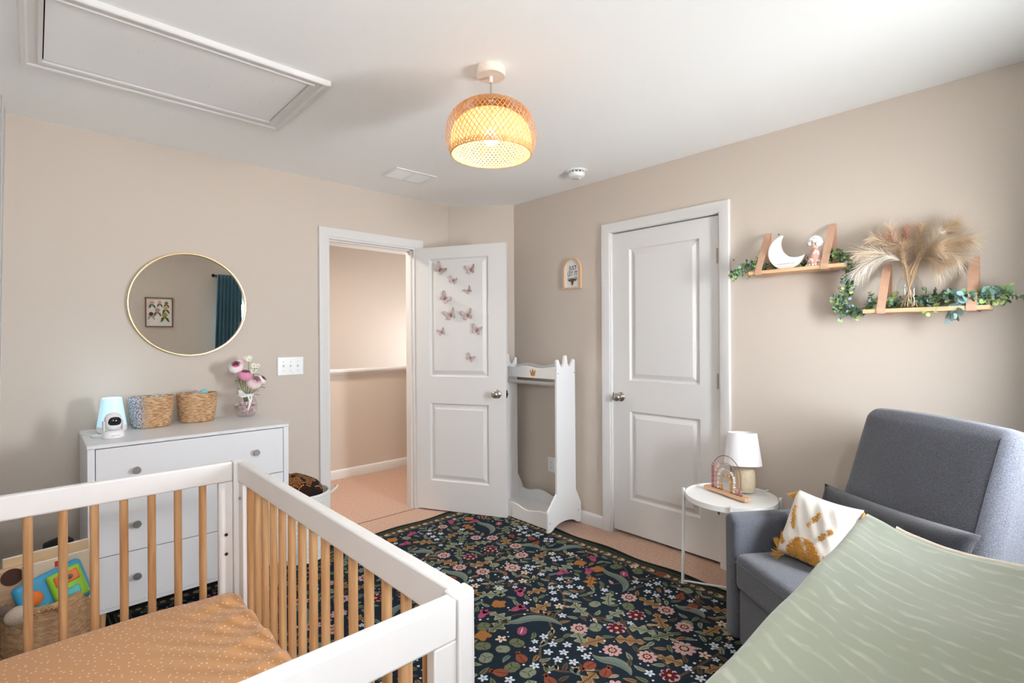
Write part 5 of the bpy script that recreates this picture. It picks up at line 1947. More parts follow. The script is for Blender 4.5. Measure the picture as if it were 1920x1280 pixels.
d_ = math.hypot(0.046, 0.046)
c2 = (0.046, 0.1335)
aa = (R1 * R1 - R2 * R2 + d_ * d_) / (2 * d_)
hh = math.sqrt(R1 * R1 - aa * aa)
base_a = PI / 4
al = math.atan2(hh, aa)
n = 44
outer = [circ(c1, R1, base_a + al + (2 * PI - 2 * al) * k / n) for k in range(n + 1)]
be = math.atan2(hh, aa - d_)
inn = [circ(c2, R2, base_a - be - (2 * PI - 2 * be) * k / n) for k in range(n + 1)]
prs = [outer[k] for k in range(n + 1)]
prs2 = [inn[n - k] for k in range(n + 1)]
Mm = frame((0, 0, 0), (0, -1, 0), (0, 0, 1), (-1, 0, 0))
m = MB()
vs, fs = [], []
prs = [(x, max(z, 0.0)) for x, z in prs]
for k in range(n + 1):
    o_, i_ = prs[k], prs2[k]
    vs += [(o_[0], o_[1], -0.011), (i_[0], i_[1], -0.011), (o_[0], o_[1], 0.011), (i_[0], i_[1], 0.011)]
for k in range(n):
    a, b_ = k * 4, k * 4 + 4
    fs += [(a + 2, b_ + 2, b_ + 3, a + 3), (a, a + 1, b_ + 1, b_), (a, b_, b_ + 2, a + 2), (a + 1, a + 3, b_ + 3, b_ + 1)]
m.add(vs, fs, Mm)
mo = m.build('moon', mat('moon_white', (240, 238, 234), 0.6), cm, smooth=40)
m = MB()
rs = random.Random(5)
u = -0.046
while u < 0.036:
    w = rs.uniform(0.0016, 0.0042)
    m.box(u, u + w, 0.0255 + 0.0006 * rs.random(), 0.0285 + 0.001 * rs.random(), 0.0111, 0.0114, Mm)
    u += w + 0.0012
tx = m.build('printed_text', mat('print_grey', (176, 172, 168), 0.7), mo)
tx['kind'] = 'stuff'

# doll figure
do = thing('doll_figure', 'small doll with fluffy white hair and pink dress beside the moon', 'doll', (2.818, 0.827, S1Z + 0.0002))
dress = mat('dress_rose', (206, 158, 140), 0.8)
m = MB()
m.lathe([(0, 0.0), (0.035, 0.0), (0.0365, 0.006), (0.032, 0.030), (0.0235, 0.060), (0.0155, 0.082), (0.011, 0.090), (0, 0.092)], 32, wob=lambda a, z: 1 + 0.03 * math.cos(9 * a) * max(0, 1 - z / 0.05))
m.build('dress', dress, do, smooth=60)
m = MB()
for k in range(16):
    a = 2 * PI * k / 16
    m.sphere((0.0365 * math.cos(a), 0.0365 * math.sin(a), 0.0055), 0.0058, 8, 5, (1, 1, 1))
m.build('hem_trim', mat('trim_white', (240, 234, 228), 0.8), do, smooth=60)
for (y, z, r) in ((0.009, 0.026, 0.0135), (-0.011, 0.064, 0.0145), (-0.022, 0.022, 0.010)):
    rr = 0.0365 - 0.0225 * (z / 0.086) + 0.0015
    x = -math.sqrt(max(1e-6, rr * rr - y * y))
    m = MB()
    M = frame((x, y, z), Vector((x, y, 0)).normalized().cross(Vector((0, 0, 1))), (0, 0, 1), Vector((x, y, 0)).normalized())
    for k in range(5):
        q = k * 2 * PI / 5
        m.sphere((0.58 * r * math.cos(q), 0.58 * r * math.sin(q), 0), 0.42 * r, 8, 5, (1, 1, 0.35), M)
    m.mat(1).sphere((0, 0, 0.001), 0.26 * r, 8, 5, (1, 1, 0.6), M)
    m.build('flower', [mat('trim_white', (240, 234, 228), 0.8), mat('flower_eye', (222, 190, 150), 0.8)], do, smooth=60)
m = MB()
m.mat(0).sphere((0, 0, 0.108), 0.0205, 16, 10, (1, 1, 1.05))
m.mat(1)
for s in (-1, 1):
    m.sphere((-0.0188, 0.0068 * s, 0.1085), 0.0018, 8, 5)
m.mat(0).sphere((-0.0208, 0, 0.104), 0.0024, 8, 5)
m.mat(2).sphere((-0.0190, 0, 0.0985), 0.0022, 8, 4, (0.5, 1.3, 0.5))
m.build('head', [mat('doll_skin', (232, 196, 174), 0.7), mat('doll_eye', (60, 48, 44), 0.5), mat('doll_lip', (196, 116, 108), 0.6)], do, smooth=180)
m = MB()
rs = random.Random(2)
for k in range(110):
    a, e = rs.random() * 2 * PI, math.asin(rs.uniform(-0.55, 1))
    d = Vector((math.cos(e) * math.cos(a), math.cos(e) * math.sin(a), math.sin(e)))
    if d.x < -0.55 and d.z < 0.10 and abs(d.y) < 0.6:
        continue
    c = Vector((0.001, 0, 0.119)) + d * 0.0255
    m.sphere(c, rs.uniform(0.008, 0.0105), 8, 6)
m.build('hair', mat('fluffy_white', (244, 242, 238), 0.95, bump=(500, 0.8)), do, smooth=180)
m = MB()
for s in (-1, 1):
    m.tube([(0, 0.011 * s, 0.076), (-0.006, 0.021 * s, 0.058), (-0.010, 0.023 * s, 0.042)], [0.005, 0.005, 0.004], 8)
    m.build('sleeve', dress, do)
    m = MB()

# glass jar with pampas grass on the lower shelf
JYc, JXc, JZ = 0.458, 2.838, S2Z + 0.0002
ja = thing('glass_jar_vase', 'clear glass jar vase full of pampas stems on the lower shelf', 'vase', (JXc, JYc, JZ))
MB().lathe([(0, 0), (0.038, 0), (0.043, 0.004), (0.045, 0.012), (0.045, 0.104), (0.041, 0.120), (0.033, 0.131), (0.032, 0.140), (0.035, 0.142)], 36).build('glass_body', clear, ja, smooth=40)
pam_cols = [((236, 218, 192), (244, 232, 214)), ((234, 212, 182), (244, 230, 208)), ((218, 174, 148), (234, 204, 180)), ((246, 238, 224), (250, 246, 238))]
straw = mat('straw_stem', (204, 172, 132), 0.7)


def plume_mat(c):
    k = 'plume_%d_%d_%d' % c
    if k in MATS:
        return MATS[k]
    return translucent(mat(k, c, 0.9, 0.1), c, 0.35)


def pampas(label, tip, droop, kind, spread, L, seed, n=210):
    """stem from the jar up to the plume, plume leaning to tip = (dy, dz, dx) from the jar mouth"""
    rs_ = random.Random(seed)
    a0 = rs_.random() * 2 * PI
    foot = Vector((0.026 * math.cos(a0), 0.030 * math.sin(a0), 0.006))
    mouth = Vector((-0.014 * math.cos(a0), -0.016 * math.sin(a0), 0.134))
    f = thing('pampas_stem', label, 'dried grass', (JXc, JYc, JZ), 0, 'pampas stems in the glass jar')
    end = Vector((tip[2], tip[0], tip[1] + 0.134))
    d0 = (mouth - foot).normalized()
    pts = [foot, mouth]
    ctrl = mouth + Vector((end.x - mouth.x, end.y - mouth.y, 0)) * 0.30 + Vector((0, 0, abs(end.z - mouth.z) * 0.62 + droop))
    for k in range(1, 15):
        t = k / 14
        pts.append(mouth * (1 - t) ** 2 + ctrl * 2 * t * (1 - t) + end * t * t)
    m = MB()
    m.tube(pts, [0.0019] * 2 + [0.0017 - 0.0009 * k / 14 for k in range(14)], 6)
    m.build('stem', straw, f, smooth=60)
    m = MB()
    plen = len(pts)
    for k in range(n):
        t = 1 - (rs_.random() ** 1.15) * L
        x = 1 + t * (plen - 2)
        i = min(int(x), plen - 2)
        p = pts[i].lerp(pts[i + 1], x - i)
        ax = (pts[i + 1] - pts[i]).normalized()
        r0 = Vector((rs_.gauss(0, 1), rs_.gauss(0, 1), rs_.gauss(0, 1)))
        r0 = (r0 - ax * r0.dot(ax)).normalized()
        shp = math.sin(PI * min(1, max(0.05, (1 - t) / L * 0.86 + 0.12))) ** 0.7
        ln = spread * (0.55 + 0.75 * rs_.random()) * (0.45 + 0.65 * shp)
        q = p.copy()
        d = (ax * 1.0 + r0 * 0.34).normalized()
        sid = d.cross(r0).normalized()
        wv = 0.0017
        vs = []
        for j in range(6):
            w = wv * (1 - j / 5.4)
            vs += [tuple(q - sid * w), tuple(q + sid * w)]
            d = (d + r0 * (0.16 + 0.13 * rs_.random()) + Vector((0, 0, -0.15 - 0.10 * rs_.random()))).normalized()
            q = q + d * ln / 5
            if q.x > XB - JXc - 0.004:
                q.x = XB - JXc - 0.004
        m.k = rs_.randint(0, 1)
        m.add(vs, [(2 * j, 2 * j + 1, 2 * j + 3, 2 * j + 2) for j in range(5)])
    c1_, c2_ = pam_cols[kind]
    pl_ = m.build('plume', [plume_mat(c1_), plume_mat(c2_)], f, smooth=None)
    pl_['kind'] = 'stuff'
    return f


PAMP = [('wide pampas plume drooping furthest left over the wall', (0.175, 0.055), 0.16, 3, 0.115, 0.62, -0.03),
        ('pale pampas plume arching left just above the lowest one', (0.165, 0.125), 0.09, 0, 0.095, 0.55, -0.05),
        ('pampas plume leaning to the upper left', (0.115, 0.195), 0.03, 1, 0.08, 0.52, 0.0),
        ('reddish brown pampas plume standing left of the middle', (0.060, 0.200), 0.0, 2, 0.05, 0.55, -0.02),
        ('cream pampas plume standing tallest in the upper left', (0.072, 0.238), 0.0, 0, 0.055, 0.45, 0.02),
        ('slim pinkish pampas plume upright in the middle', (0.008, 0.225), 0.0, 2, 0.045, 0.5, 0.0),
        ('short beige pampas plume at the centre front', (0.018, 0.140), 0.0, 1, 0.075, 0.55, -0.04),
        ('slim pampas plume rising just right of the middle', (-0.040, 0.235), 0.0, 1, 0.05, 0.5, 0.015),
        ('cream pointed plume leaning right, brightest of the bunch', (-0.105, 0.175), 0.0, 3, 0.040, 0.45, -0.05),
        ('large tan pampas plume sweeping to the upper right', (-0.140, 0.215), 0.03, 1, 0.095, 0.58, 0.0),
        ('tan pampas plume sweeping furthest right', (-0.185, 0.140), 0.09, 1, 0.105, 0.58, -0.02),
        ('beige pampas plume curling down on the right side', (-0.150, 0.075), 0.14, 0, 0.105, 0.58, -0.04),
        ('low beige plume hanging right of the jar mouth', (-0.100, 0.050), 0.11, 0, 0.095, 0.5, -0.03),
        ('fluffy tan plume filling the right centre', (-0.090, 0.125), 0.05, 1, 0.09, 0.55, -0.05)]
for i, (lab, (dy, dz), droop, kind, spread, L, dx) in enumerate(PAMP):
    pampas(lab, (dy * 1.06, dz * 0.98, dx), droop * 0.9, kind, spread * 1.05, L * 1.12, 100 + i, 400)

# eucalyptus garland over both shelves
ga = thing('eucalyptus_garland', 'artificial eucalyptus garland trailing across both strap shelves', 'garland', (2.86, 0.70, 1.60))
go = Vector((2.86, 0.70, 1.60))
vine = [(2.80, 1.215, 1.688), (2.82, 1.165, 1.712), (2.845, 1.10, 1.715), (2.865, 1.03, 1.712), (2.865, 0.95, 1.715), (2.865, 0.87, 1.712), (2.86, 0.79, 1.715), (2.84, 0.735, 1.722), (2.835, 0.694, 1.700), (2.84, 0.672, 1.66), (2.85, 0.69, 1.60),
        (2.86, 0.712, 1.545), (2.86, 0.725, 1.495), (2.855, 0.700, 1.458), (2.85, 0.655, 1.462), (2.85, 0.60, 1.482), (2.868, 0.54, 1.487), (2.875, 0.49, 1.487), (2.882, 0.435, 1.487), (2.865, 0.385, 1.488), (2.84, 0.33, 1.492), (2.82, 0.285, 1.500), (2.82, 0.235, 1.492), (2.83, 0.19, 1.500), (2.835, 0.150, 1.505)]


def smooth_path(P, k=6):
    P = [Vector(p) for p in P]
    out = []
    for i in range(len(P) - 1):
        p0, p1, p2, p3 = P[max(i - 1, 0)], P[i], P[i + 1], P[min(i + 2, len(P) - 1)]
        for j in range(k):
            t = j / k
            out.append(0.5 * ((2 * p1) + (-p0 + p2) * t + (2 * p0 - 5 * p1 + 4 * p2 - p3) * t * t + (-p0 + 3 * p1 - 3 * p2 + p3) * t ** 3))
    out.append(P[-1])
    return out


path = [p - go for p in smooth_path(vine)]
m = MB()
m.tube(path, 0.0022, 6)
lf = MB()
rs = random.Random(21)


def eleaf(c, d, r, k):
    """round eucalyptus leaf on a short stalk"""
    d = d.normalized()
    w = d.cross(Vector((rs.gauss(0, 1), rs.gauss(0, 1), rs.gauss(0, 1))))
    if w.length < 1e-4:
        w = d.orthogonal()
    w.normalize()
    nn = d.cross(w)
    lf.k = k
    vs = [tuple(c)]
    N = 9
    for i in range(N):
        a = 2 * PI * i / N
        p = c + d * (r * (1 + math.cos(a))) + w * (r * 0.88 * math.sin(a)) + nn * (0.18 * r * abs(math.sin(a)) + 0.12 * r * math.cos(a))
        if p.x > XB - go.x - 0.002:
            p.x = XB - go.x - 0.002
        vs.append(tuple(p))
    ctr = c + d * r
    vs[0] = (min(ctr.x, XB - go.x - 0.002), ctr.y, ctr.z)
    lf.add(vs, [(0, 1 + i, 1 + (i + 1) % N) for i in range(N)])


def side_stem(start, d, L, nleaf, r, cols):
    p = start.copy()
    pts = [p.copy()]
    for j in range(5):
        d = (d + Vector((rs.gauss(0, 0.12), rs.gauss(0, 0.12), rs.gauss(0, 0.12) - 0.03))).normalized()
        p = p + d * L / 5
        if p.x > XB - go.x - 0.006:
            p.x = XB - go.x - 0.006
        pts.append(p.copy())
    m.tube(pts, [0.0011] * 6, 5)
    for j in range(nleaf):
        t = (j + 0.6) / nleaf * 5
        i = min(int(t), 4)
        c = pts[i].lerp(pts[i + 1], t - i)
        for s in (-1, 1):
            sd = d.cross(Vector((rs.gauss(0, 1), rs.gauss(0, 1), rs.gauss(0, 1)))).normalized()
            eleaf(c, (sd * s + d * 0.5), 1.5 * r * (1.0 - 0.35 * j / nleaf) * rs.uniform(0.8, 1.15), rs.choice(cols))


# 0 blue-green, 1 mid green, 2 yellow-green, 3 deep green
for i in range(0, len(path) - 1):
    f = i / (len(path) - 1)
    t = (path[min(i + 1, len(path) - 1)] - path[max(i - 1, 0)]).normalized()
    bluish = 0.40 < f < 0.60 or f > 0.78
    n_s = 1
    behind_moon = 0.16 < f < 0.29
    for _ in range(2 if rs.random() < 0.7 else 1):
        d = Vector((rs.gauss(-0.5, 0.6), rs.gauss(0, 0.8), rs.gauss(0.35, 0.7))) + t * rs.choice((-0.6, 0.6))
        if 0.4 < f < 0.62:
            d.z = rs.gauss(0, 0.8)
            d.y *= 1.4
        if d.x > 0.2:
            d.x = -0.1
        cols = [0, 0, 1, 1, 2, 3] if bluish else ([3, 3, 1, 2] if behind_moon else [1, 1, 2, 3, 0])
        r = 0.0098 if f > 0.8 else 0.0072
        side_stem(path[i], d.normalized(), rs.uniform(0.028, 0.05), 3, r, cols)
# the larger hanging spray of the lower shelf and the free ends
for (p, d, L, nl_, r, cols) in (((2.80, 0.325, 1.475), (-0.35, 0.1, -0.75), 0.085, 4, 0.0135, [0, 0, 1]), ((2.80, 0.30, 1.478), (-0.4, -0.05, -0.6), 0.07, 4, 0.0145, [0]), ((2.80, 0.27, 1.495), (-0.7, 0.1, 0.1), 0.04, 3, 0.0145, [0]),
                                ((2.80, 0.345, 1.47), (-0.3, 0.6, -0.45), 0.07, 4, 0.0085, [2, 1]), ((2.835, 0.15, 1.505), (-0.1, -0.6, -0.25), 0.065, 5, 0.007, [3, 3, 1]), ((2.83, 0.175, 1.51), (0, -0.35, 0.65), 0.055, 4, 0.007, [2, 1]),
                                ((2.82, 0.21, 1.50), (-0.3, -0.1, 0.5), 0.04, 3, 0.0125, [2, 1, 0]), ((2.82, 0.20, 1.497), (-0.2, -0.3, -0.4), 0.045, 4, 0.009, [2]), ((2.81, 1.20, 1.69), (-0.1, 0.45, -0.2), 0.05, 4, 0.0085, [3, 1, 2]),
                                ((2.81, 1.20, 1.69), (-0.1, 0.2, -0.6), 0.05, 4, 0.006, [1, 2]), ((2.80, 1.13, 1.69), (-0.5, 0, -0.5), 0.05, 4, 0.005, [2, 1]), ((2.84, 1.10, 1.72), (-0.1, 0.0, 0.8), 0.05, 4, 0.008, [2, 1]),
                                ((2.85, 0.70, 1.465), (-0.3, 0.2, -0.8), 0.06, 4, 0.0075, [0, 1, 2]), ((2.85, 0.67, 1.462), (-0.3, -0.2, -0.7), 0.06, 4, 0.0075, [2, 2, 1]), ((2.86, 0.72, 1.50), (-0.3, 0.6, 0.1), 0.05, 4, 0.0075, [2, 1]),
                                ((2.85, 0.60, 1.485), (-0.2, 0.0, 0.8), 0.06, 5, 0.0065, [3, 1]), ((2.875, 0.53, 1.487), (-0.1, 0.0, 0.8), 0.06, 4, 0.0085, [2, 1]), ((2.87, 0.41, 1.49), (-0.2, -0.1, 0.8), 0.06, 4, 0.0075, [2, 1]), ((2.86, 0.375, 1.49), (-0.2, 0.1, 0.7), 0.055, 4, 0.008, [3, 1])):
    side_stem(Vector(p) - go, Vector(d).normalized(), L, nl_, r, cols)
m.build('vine', mat('vine_brown', (120, 104, 72), 0.7), ga, smooth=60)
eu = [mat('euc_blue', (128, 164, 162), 0.6, noise=(90, (160, 190, 190), 0.25)), mat('euc_green', (112, 146, 100), 0.6, noise=(90, (140, 172, 118), 0.25)), mat('euc_lime', (172, 196, 112), 0.6, noise=(90, (196, 214, 140), 0.25)), mat('euc_deep', (80, 108, 82), 0.6)]
lo_ = lf.build('leaf_cluster', eu, ga, smooth=60)
lo_['kind'] = 'stuff'

# ------------------------------------------------------------------ side table with lamp and abacus
TX, TY, TZ, TR = 2.650, 1.178, 0.517, 0.224
tw = mat('table_white', (240, 240, 238), 0.35, 0.4)
st_ = thing('side_table', 'white round metal tray side table beside the armchair', 'side table', (TX, TY, 0))
MB().lathe([(0, TZ - 0.010), (TR - 0.006, TZ - 0.010), (TR - 0.006, TZ), (TR, TZ), (TR, TZ - 0.028), (TR - 0.003, TZ - 0.028), (TR - 0.003, TZ - 0.0135), (0, TZ - 0.0135)][::-1], 72).build('tray', tw, st_, bevel=0.0012, smooth=30)
for k, a in enumerate((1.99, 1.99 + PI / 2, 1.99 + PI, 1.99 + 3 * PI / 2)):
    ca, sa = math.cos(a), math.sin(a)
    m = MB()
    m.tube([((TR + 0.0085) * ca, (TR + 0.0085) * sa, TZ + 0.010), ((TR + 0.0085) * ca, (TR + 0.0085) * sa, TZ - 0.05), ((TR + 0.016) * ca, (TR + 0.016) * sa, 0.0125)], 0.0078, 12)
    m.build('leg', tw, st_)
for a in (1.99, 1.99 + PI / 2):
    q = (TR + 0.015)
    MB().tube([(q * math.cos(a), q * math.sin(a), 0.028 + (0.012 if a > 3 else 0)), (-q * math.cos(a), -q * math.sin(a), 0.028 + (0.012 if a > 3 else 0))], 0.0048, 10).build('cross_bar', tw, st_)

LX, LY = 2.765, 1.150
tl_ = thing('table_lamp', 'small table lamp with beige ceramic base and tapered white shade', 'table lamp', (LX, LY, TZ + 0.0002))
cer = mat('ceramic_sand', (222, 208, 180), 0.45, 0.4, noise=(60, (204, 186, 152), 0.25), bump=(120, 0.3))
MB().lathe([(0, 0), (0.040, 0), (0.045, 0.004), (0.050, 0.03), (0.0515, 0.07), (0.049, 0.105), (0.043, 0.122), (0.034, 0.129), (0.012, 0.131), (0, 0.131)], 40).build('base', cer, tl_, smooth=60)
MB().lathe([(0, 0.1312), (0.010, 0.1312), (0.010, 0.150), (0.012, 0.152), (0.012, 0.20), (0, 0.20)], 20).build('socket', nickel, tl_)
fab = mat('lamp_shade_white', (244, 243, 245), 0.8, 0.1, bump=(500, 0.25))
Msh = Matrix.Translation((-0.008, 0.008, 0.142)) @ Matrix.Rotation(math.radians(4), 4, 'Y') @ Matrix.Rotation(math.radians(-3), 4, 'X')
MB().lathe([(0.0925, 0), (0.094, 0.001), (0.073, 0.168), (0.0715, 0.169), (0.0705, 0.168), (0.0915, 0.001)], 56, M=Msh).build('lamp_shade', fab, tl_, smooth=40)
m = MB()
m.lathe([(0.011, 0.150), (0.015, 0.150), (0.015, 0.153), (0.011, 0.153)], 16, M=Msh)
for k in range(3):
    a = k * 2 * PI / 3
    m.tube([Msh @ Vector((0.014 * math.cos(a), 0.014 * math.sin(a), 0.1515)), Msh @ Vector((0.0735 * math.cos(a), 0.0735 * math.sin(a), 0.1600))], 0.0014, 6)
m.build('shade_ring', mat('shade_wire', (214, 212, 210), 0.4), tl_)
m = MB()
m.tube([(0.045, -0.02, 0.0045), (0.07, -0.045, 0.0042), (0.055, -0.075, 0.0042), (0.085, -0.085, 0.006)], 0.0024, 8)
m.build('cable', tw, tl_)

ab = thing('rainbow_abacus', 'wooden rainbow abacus with bead arches in pinks and cream', 'toy', (2.640, 1.196, TZ + 0.0003), math.atan2(-0.249, -0.089))
# local x along the base
bw = wood('abacus_wood', (206, 160, 124), (222, 180, 146), 'X')
MB().box(-0.138, 0.138, -0.021, 0.021, 0, 0.016).build('base', bw, ab, bevel=0.002)
arcs = [(0.094, 0.200, (120, 92, 84), [(172, 124, 128), (186, 140, 142)], 11, 3), (0.073, 0.162, (206, 160, 138), [(212, 164, 150), (224, 184, 170)], 11, 2), (0.053, 0.128, (224, 208, 196), [(232, 222, 214), (216, 204, 200)], 10, 9), (0.033, 0.098, (222, 180, 120), [(220, 170, 104), (212, 156, 92)], 2, 10)]
for (hw2, top, wc, bc, nl2, nr2) in arcs:
    straight = top - hw2
    pts = [(-hw2, 0, 0.014), (-hw2, 0, max(0.02, straight))] + [(-hw2 * math.cos(PI * k / 20), 0, max(0.02, straight) + hw2 * math.sin(PI * k / 20)) for k in range(1, 20)] + [(hw2, 0, max(0.02, straight)), (hw2, 0, 0.014)]
    ar = MB().tube(pts, 0.0019, 8).build('arch', mat('arch_%d_%d_%d' % wc, wc, 0.4, 0.4), ab, smooth=60)
    # walk along the arch to seat the beads
    cum = [0.0]
    for p, q in zip(pts, pts[1:]):
        cum.append(cum[-1] + (Vector(q) - Vector(p)).length)

    def at_len(s):
        for i in range(len(cum) - 1):
            if s <= cum[i + 1]:
                return Vector(pts[i]).lerp(Vector(pts[i + 1]), (s - cum[i]) / max(1e-9, cum[i + 1] - cum[i]))
        return Vector(pts[-1])
    for side, cnt in ((0, nl2), (1, nr2)):
        for k in range(cnt):
            s = 0.002 + 0.0068 + k * 0.0122
            s = s if side == 0 else cum[-1] - s
            c = at_len(s)
            if k == 0:
                MB().lathe([(0, 0), (0.0068, 0), (0.0066, 0.0012), (0, 0.0012)], 14, (c.x, 0, 0.0161)).build('socket_ring', mat('socket_dark', (70, 44, 34), 0.7), ab)
            MB().sphere((c.x, c.y, c.z + 0.003), 0.0083, 10, 8, (1, 1, 0.8)).build('bead', mat('bead_%d_%d_%d' % bc[k % 2], bc[k % 2], 0.5, 0.3), ar, smooth=180)

# ------------------------------------------------------------------ armchair in the corner
grey = mat('chair_grey_weave', (110, 113, 122), 0.92, 0.15, noise=(330, (74, 76, 83), 0.18), bump=(400, 0.55), sheen=0.25)
CHX, CHY, CHR = 2.263, 1.035, math.atan2(-0.813, -0.582)
ch = thing('recliner_armchair', 'dark grey upholstered recliner armchair standing diagonally in the corner', 'armchair', (CHX, CHY, 0), CHR)
CWID = 0.90


def arm_fn(x, y, z):
    return (x * (1 + 0.10 * max(0, z / 0.27)), y, z + 0.008 * math.cos(x * 30) * (z > 0.2))


for x in (0.034, CWID - 0.034):
    MB().rbox((0.084, 0.74, 0.535), 0.03, 10, (x, 0.37, 0.2825), arm_fn).build('arm', grey, ch, smooth=180)
MB().rbox((CWID - 0.170, 0.70, 0.235), 0.014, 8, (CWID / 2, 0.365, 0.1325)).build('front_panel', grey, ch, smooth=60)


def seat_fn(x, y, z):
    cr_ = 0.022 * (1 - (2 * x / 0.72) ** 2) * (1 - (2 * y / 0.62) ** 2) if z > 0 else 0
    return (x, y, z + cr_)


sc_ = MB().rbox((CWID - 0.172, 0.62, 0.155), 0.032, 14, (CWID / 2, 0.302, 0.332), seat_fn).build('seat_cushion', grey, ch, smooth=180)
pip = mat('chair_seam', (112, 114, 122), 0.9)
MB().tube([(0.098, -0.0085, 0.374), (0.2, -0.0105, 0.376), (0.5, -0.0105, 0.376), (0.8, -0.0085, 0.374)], 0.0016, 6).build('seam', pip, sc_)
TILT = math.radians(-17)
Mb = Matrix.Translation((CWID / 2 - 0.006, 0.40, 0.434)) @ Matrix.Rotation(TILT, 4, 'X')


def back_fn(x, y, z):
    u, v = x / 0.31, z / 0.33
    p = (0.030 * (1 - u * u) * (1 - v * v) + 0.004 * math.sin(22 * z + 5 * x + 2 * math.sin(7 * x)) * (0.35 - 0.5 * v) * (1 - u * u)) if y < 0 else 0
    return (x * (1 - 0.02 * v), y - p, z + 0.012 * (1 - u * u) * (v > 0.9))


MB().rbox((0.615, 0.195, 0.63), 0.052, 16, (0, 0.085, 0.315), back_fn, ).build('back_cushion', grey, ch, smooth=180).matrix_local = Mb
o = MB()
sp_pts = []
for k in range(21):
    t = k / 20
    sp_pts.append((-0.262 + 0.524 * t, -0.0135 - 0.008 * math.sin(PI * t), 0.603 - 0.004 * math.sin(PI * t)))
o.tube([(0.262, -0.018, 0.05), (0.262, -0.0215, 0.25), (0.263, -0.019, 0.45), (0.262, -0.0135, 0.590)], 0.0014, 6)
o = o.build('seam', mat('seam_dark', (50, 50, 56), 0.9), ch, smooth=60)
o.matrix_local = Mb
MB().rbox((0.68, 0.09, 0.86), 0.04, 8, (0, 0.232, 0.19)).build('back_frame', grey, ch, smooth=180).matrix_local = Matrix.Translation((CWID / 2, 0.40, 0.42)) @ Matrix.Rotation(TILT, 4, 'X')
for x, y in ((0.06, 0.06), (CWID - 0.06, 0.06), (0.06, 0.66), (CWID - 0.06, 0.66)):
    MB().lathe([(0, 0.0128), (0.018, 0.0128), (0.02, 0.0165), (0, 0.0165)], 14, (x, y, -0.001)).build('foot', mat('foot_black', (30, 30, 30), 0.6), ch)
Rch = Matrix.Translation((CHX, CHY, 0)) @ Matrix.Rotation(CHR, 4, 'Z')

# charcoal lumbar pillow across the back
char = mat('pillow_charcoal', (48, 48, 54), 0.95, 0.1, noise=(300, (34, 34, 39), 0.2), bump=(500, 0.9), sheen=0.3)


def pillow_mb(w, h, t, n=26, pinch=0.55):
    """square pillow in the xz plane, front towards -y"""
    m = MB()
    key, vs, fs = {}, [], []
    for side in (-1, 1):
        idx = []
        for j in range(n + 1):
            row = []
            for i in range(n + 1):
                u, v = 2 * i / n - 1, 2 * j / n - 1
                edge = i in (0, n) or j in (0, n)
                th = t / 2 * ((1 - u ** 4) * (1 - v ** 4)) ** pinch
                x = w / 2 * u * (1 - 0.07 * (1 - v * v) * u * u)
                z = h / 2 * v * (1 - 0.07 * (1 - u * u) * v * v)
                k = (i, j) if edge else (i, j, side)
                if k not in key:
                    key[k] = len(vs)
                    wr = 0.004 * math.sin(14 * u + 9 * v) * (1 - u * u) * (1 - v * v)
                    vs.append((x, side * (th + wr), z))
                row.append(key[k])
            idx.append(row)
        for j in range(n):
            for i in range(n):
                f = (idx[j][i], idx[j][i + 1], idx[j + 1][i + 1], idx[j + 1][i])
                fs.append(f if side < 0 else f[::-1])
    m.add(vs, fs)
    return m


lp = pillow_mb(0.66, 0.30, 0.11).build('lumbar_pillow', char, smooth=180)
lp.matrix_world = Rch @ Matrix.Translation((0.43, 0.372, 0.560)) @ Matrix.Rotation(math.radians(-20), 4, 'X') @ Matrix.Rotation(math.radians(-2), 4, 'Y')
tag(lp, 'long charcoal lumbar pillow lying across the armchair back cushion', 'pillow')

# white sun pillow
pw_, ph_, pt2 = 0.29, 0.28, 0.11
sun = thing('sun_pillow', 'white throw pillow with tufted mustard sun and tassels on the armchair', 'pillow', (0, 0, 0))
e1 = Vector((0.97, 0.20, 0.0)).normalized()
upv = Vector((-0.02, 0.42, 0.86))
upv = (upv - e1 * upv.dot(e1)).normalized()
nrm = upv.cross(e1)
BL = Vector((0.150, 0.152, 0.428))
ctr = BL + e1 * (pw_ / 2) + upv * (ph_ / 2)
sun.matrix_world = Rch @ frame(ctr, e1, upv.cross(e1), upv)
pwm = mat('pillow_cotton', (240, 234, 226), 0.9, 0.1, bump=(400, 0.4))
pillow_mb(pw_, ph_, pt2).build('cover', pwm, sun, smooth=180)
must = mat('mustard_tuft', (236, 186, 106), 0.95, 0.1, noise=(200, (208, 150, 72), 0.25))


def surf(u, v):
    """front surface point of the pillow, u,v in -1..1"""
    th = pt2 / 2 * ((1 - u ** 4) * (1 - v ** 4)) ** 0.55
    return Vector((pw_ / 2 * u * (1 - 0.07 * (1 - v * v) * u * u), -th, ph_ / 2 * v * (1 - 0.07 * (1 - u * u) * v * v)))


rs = random.Random(9)


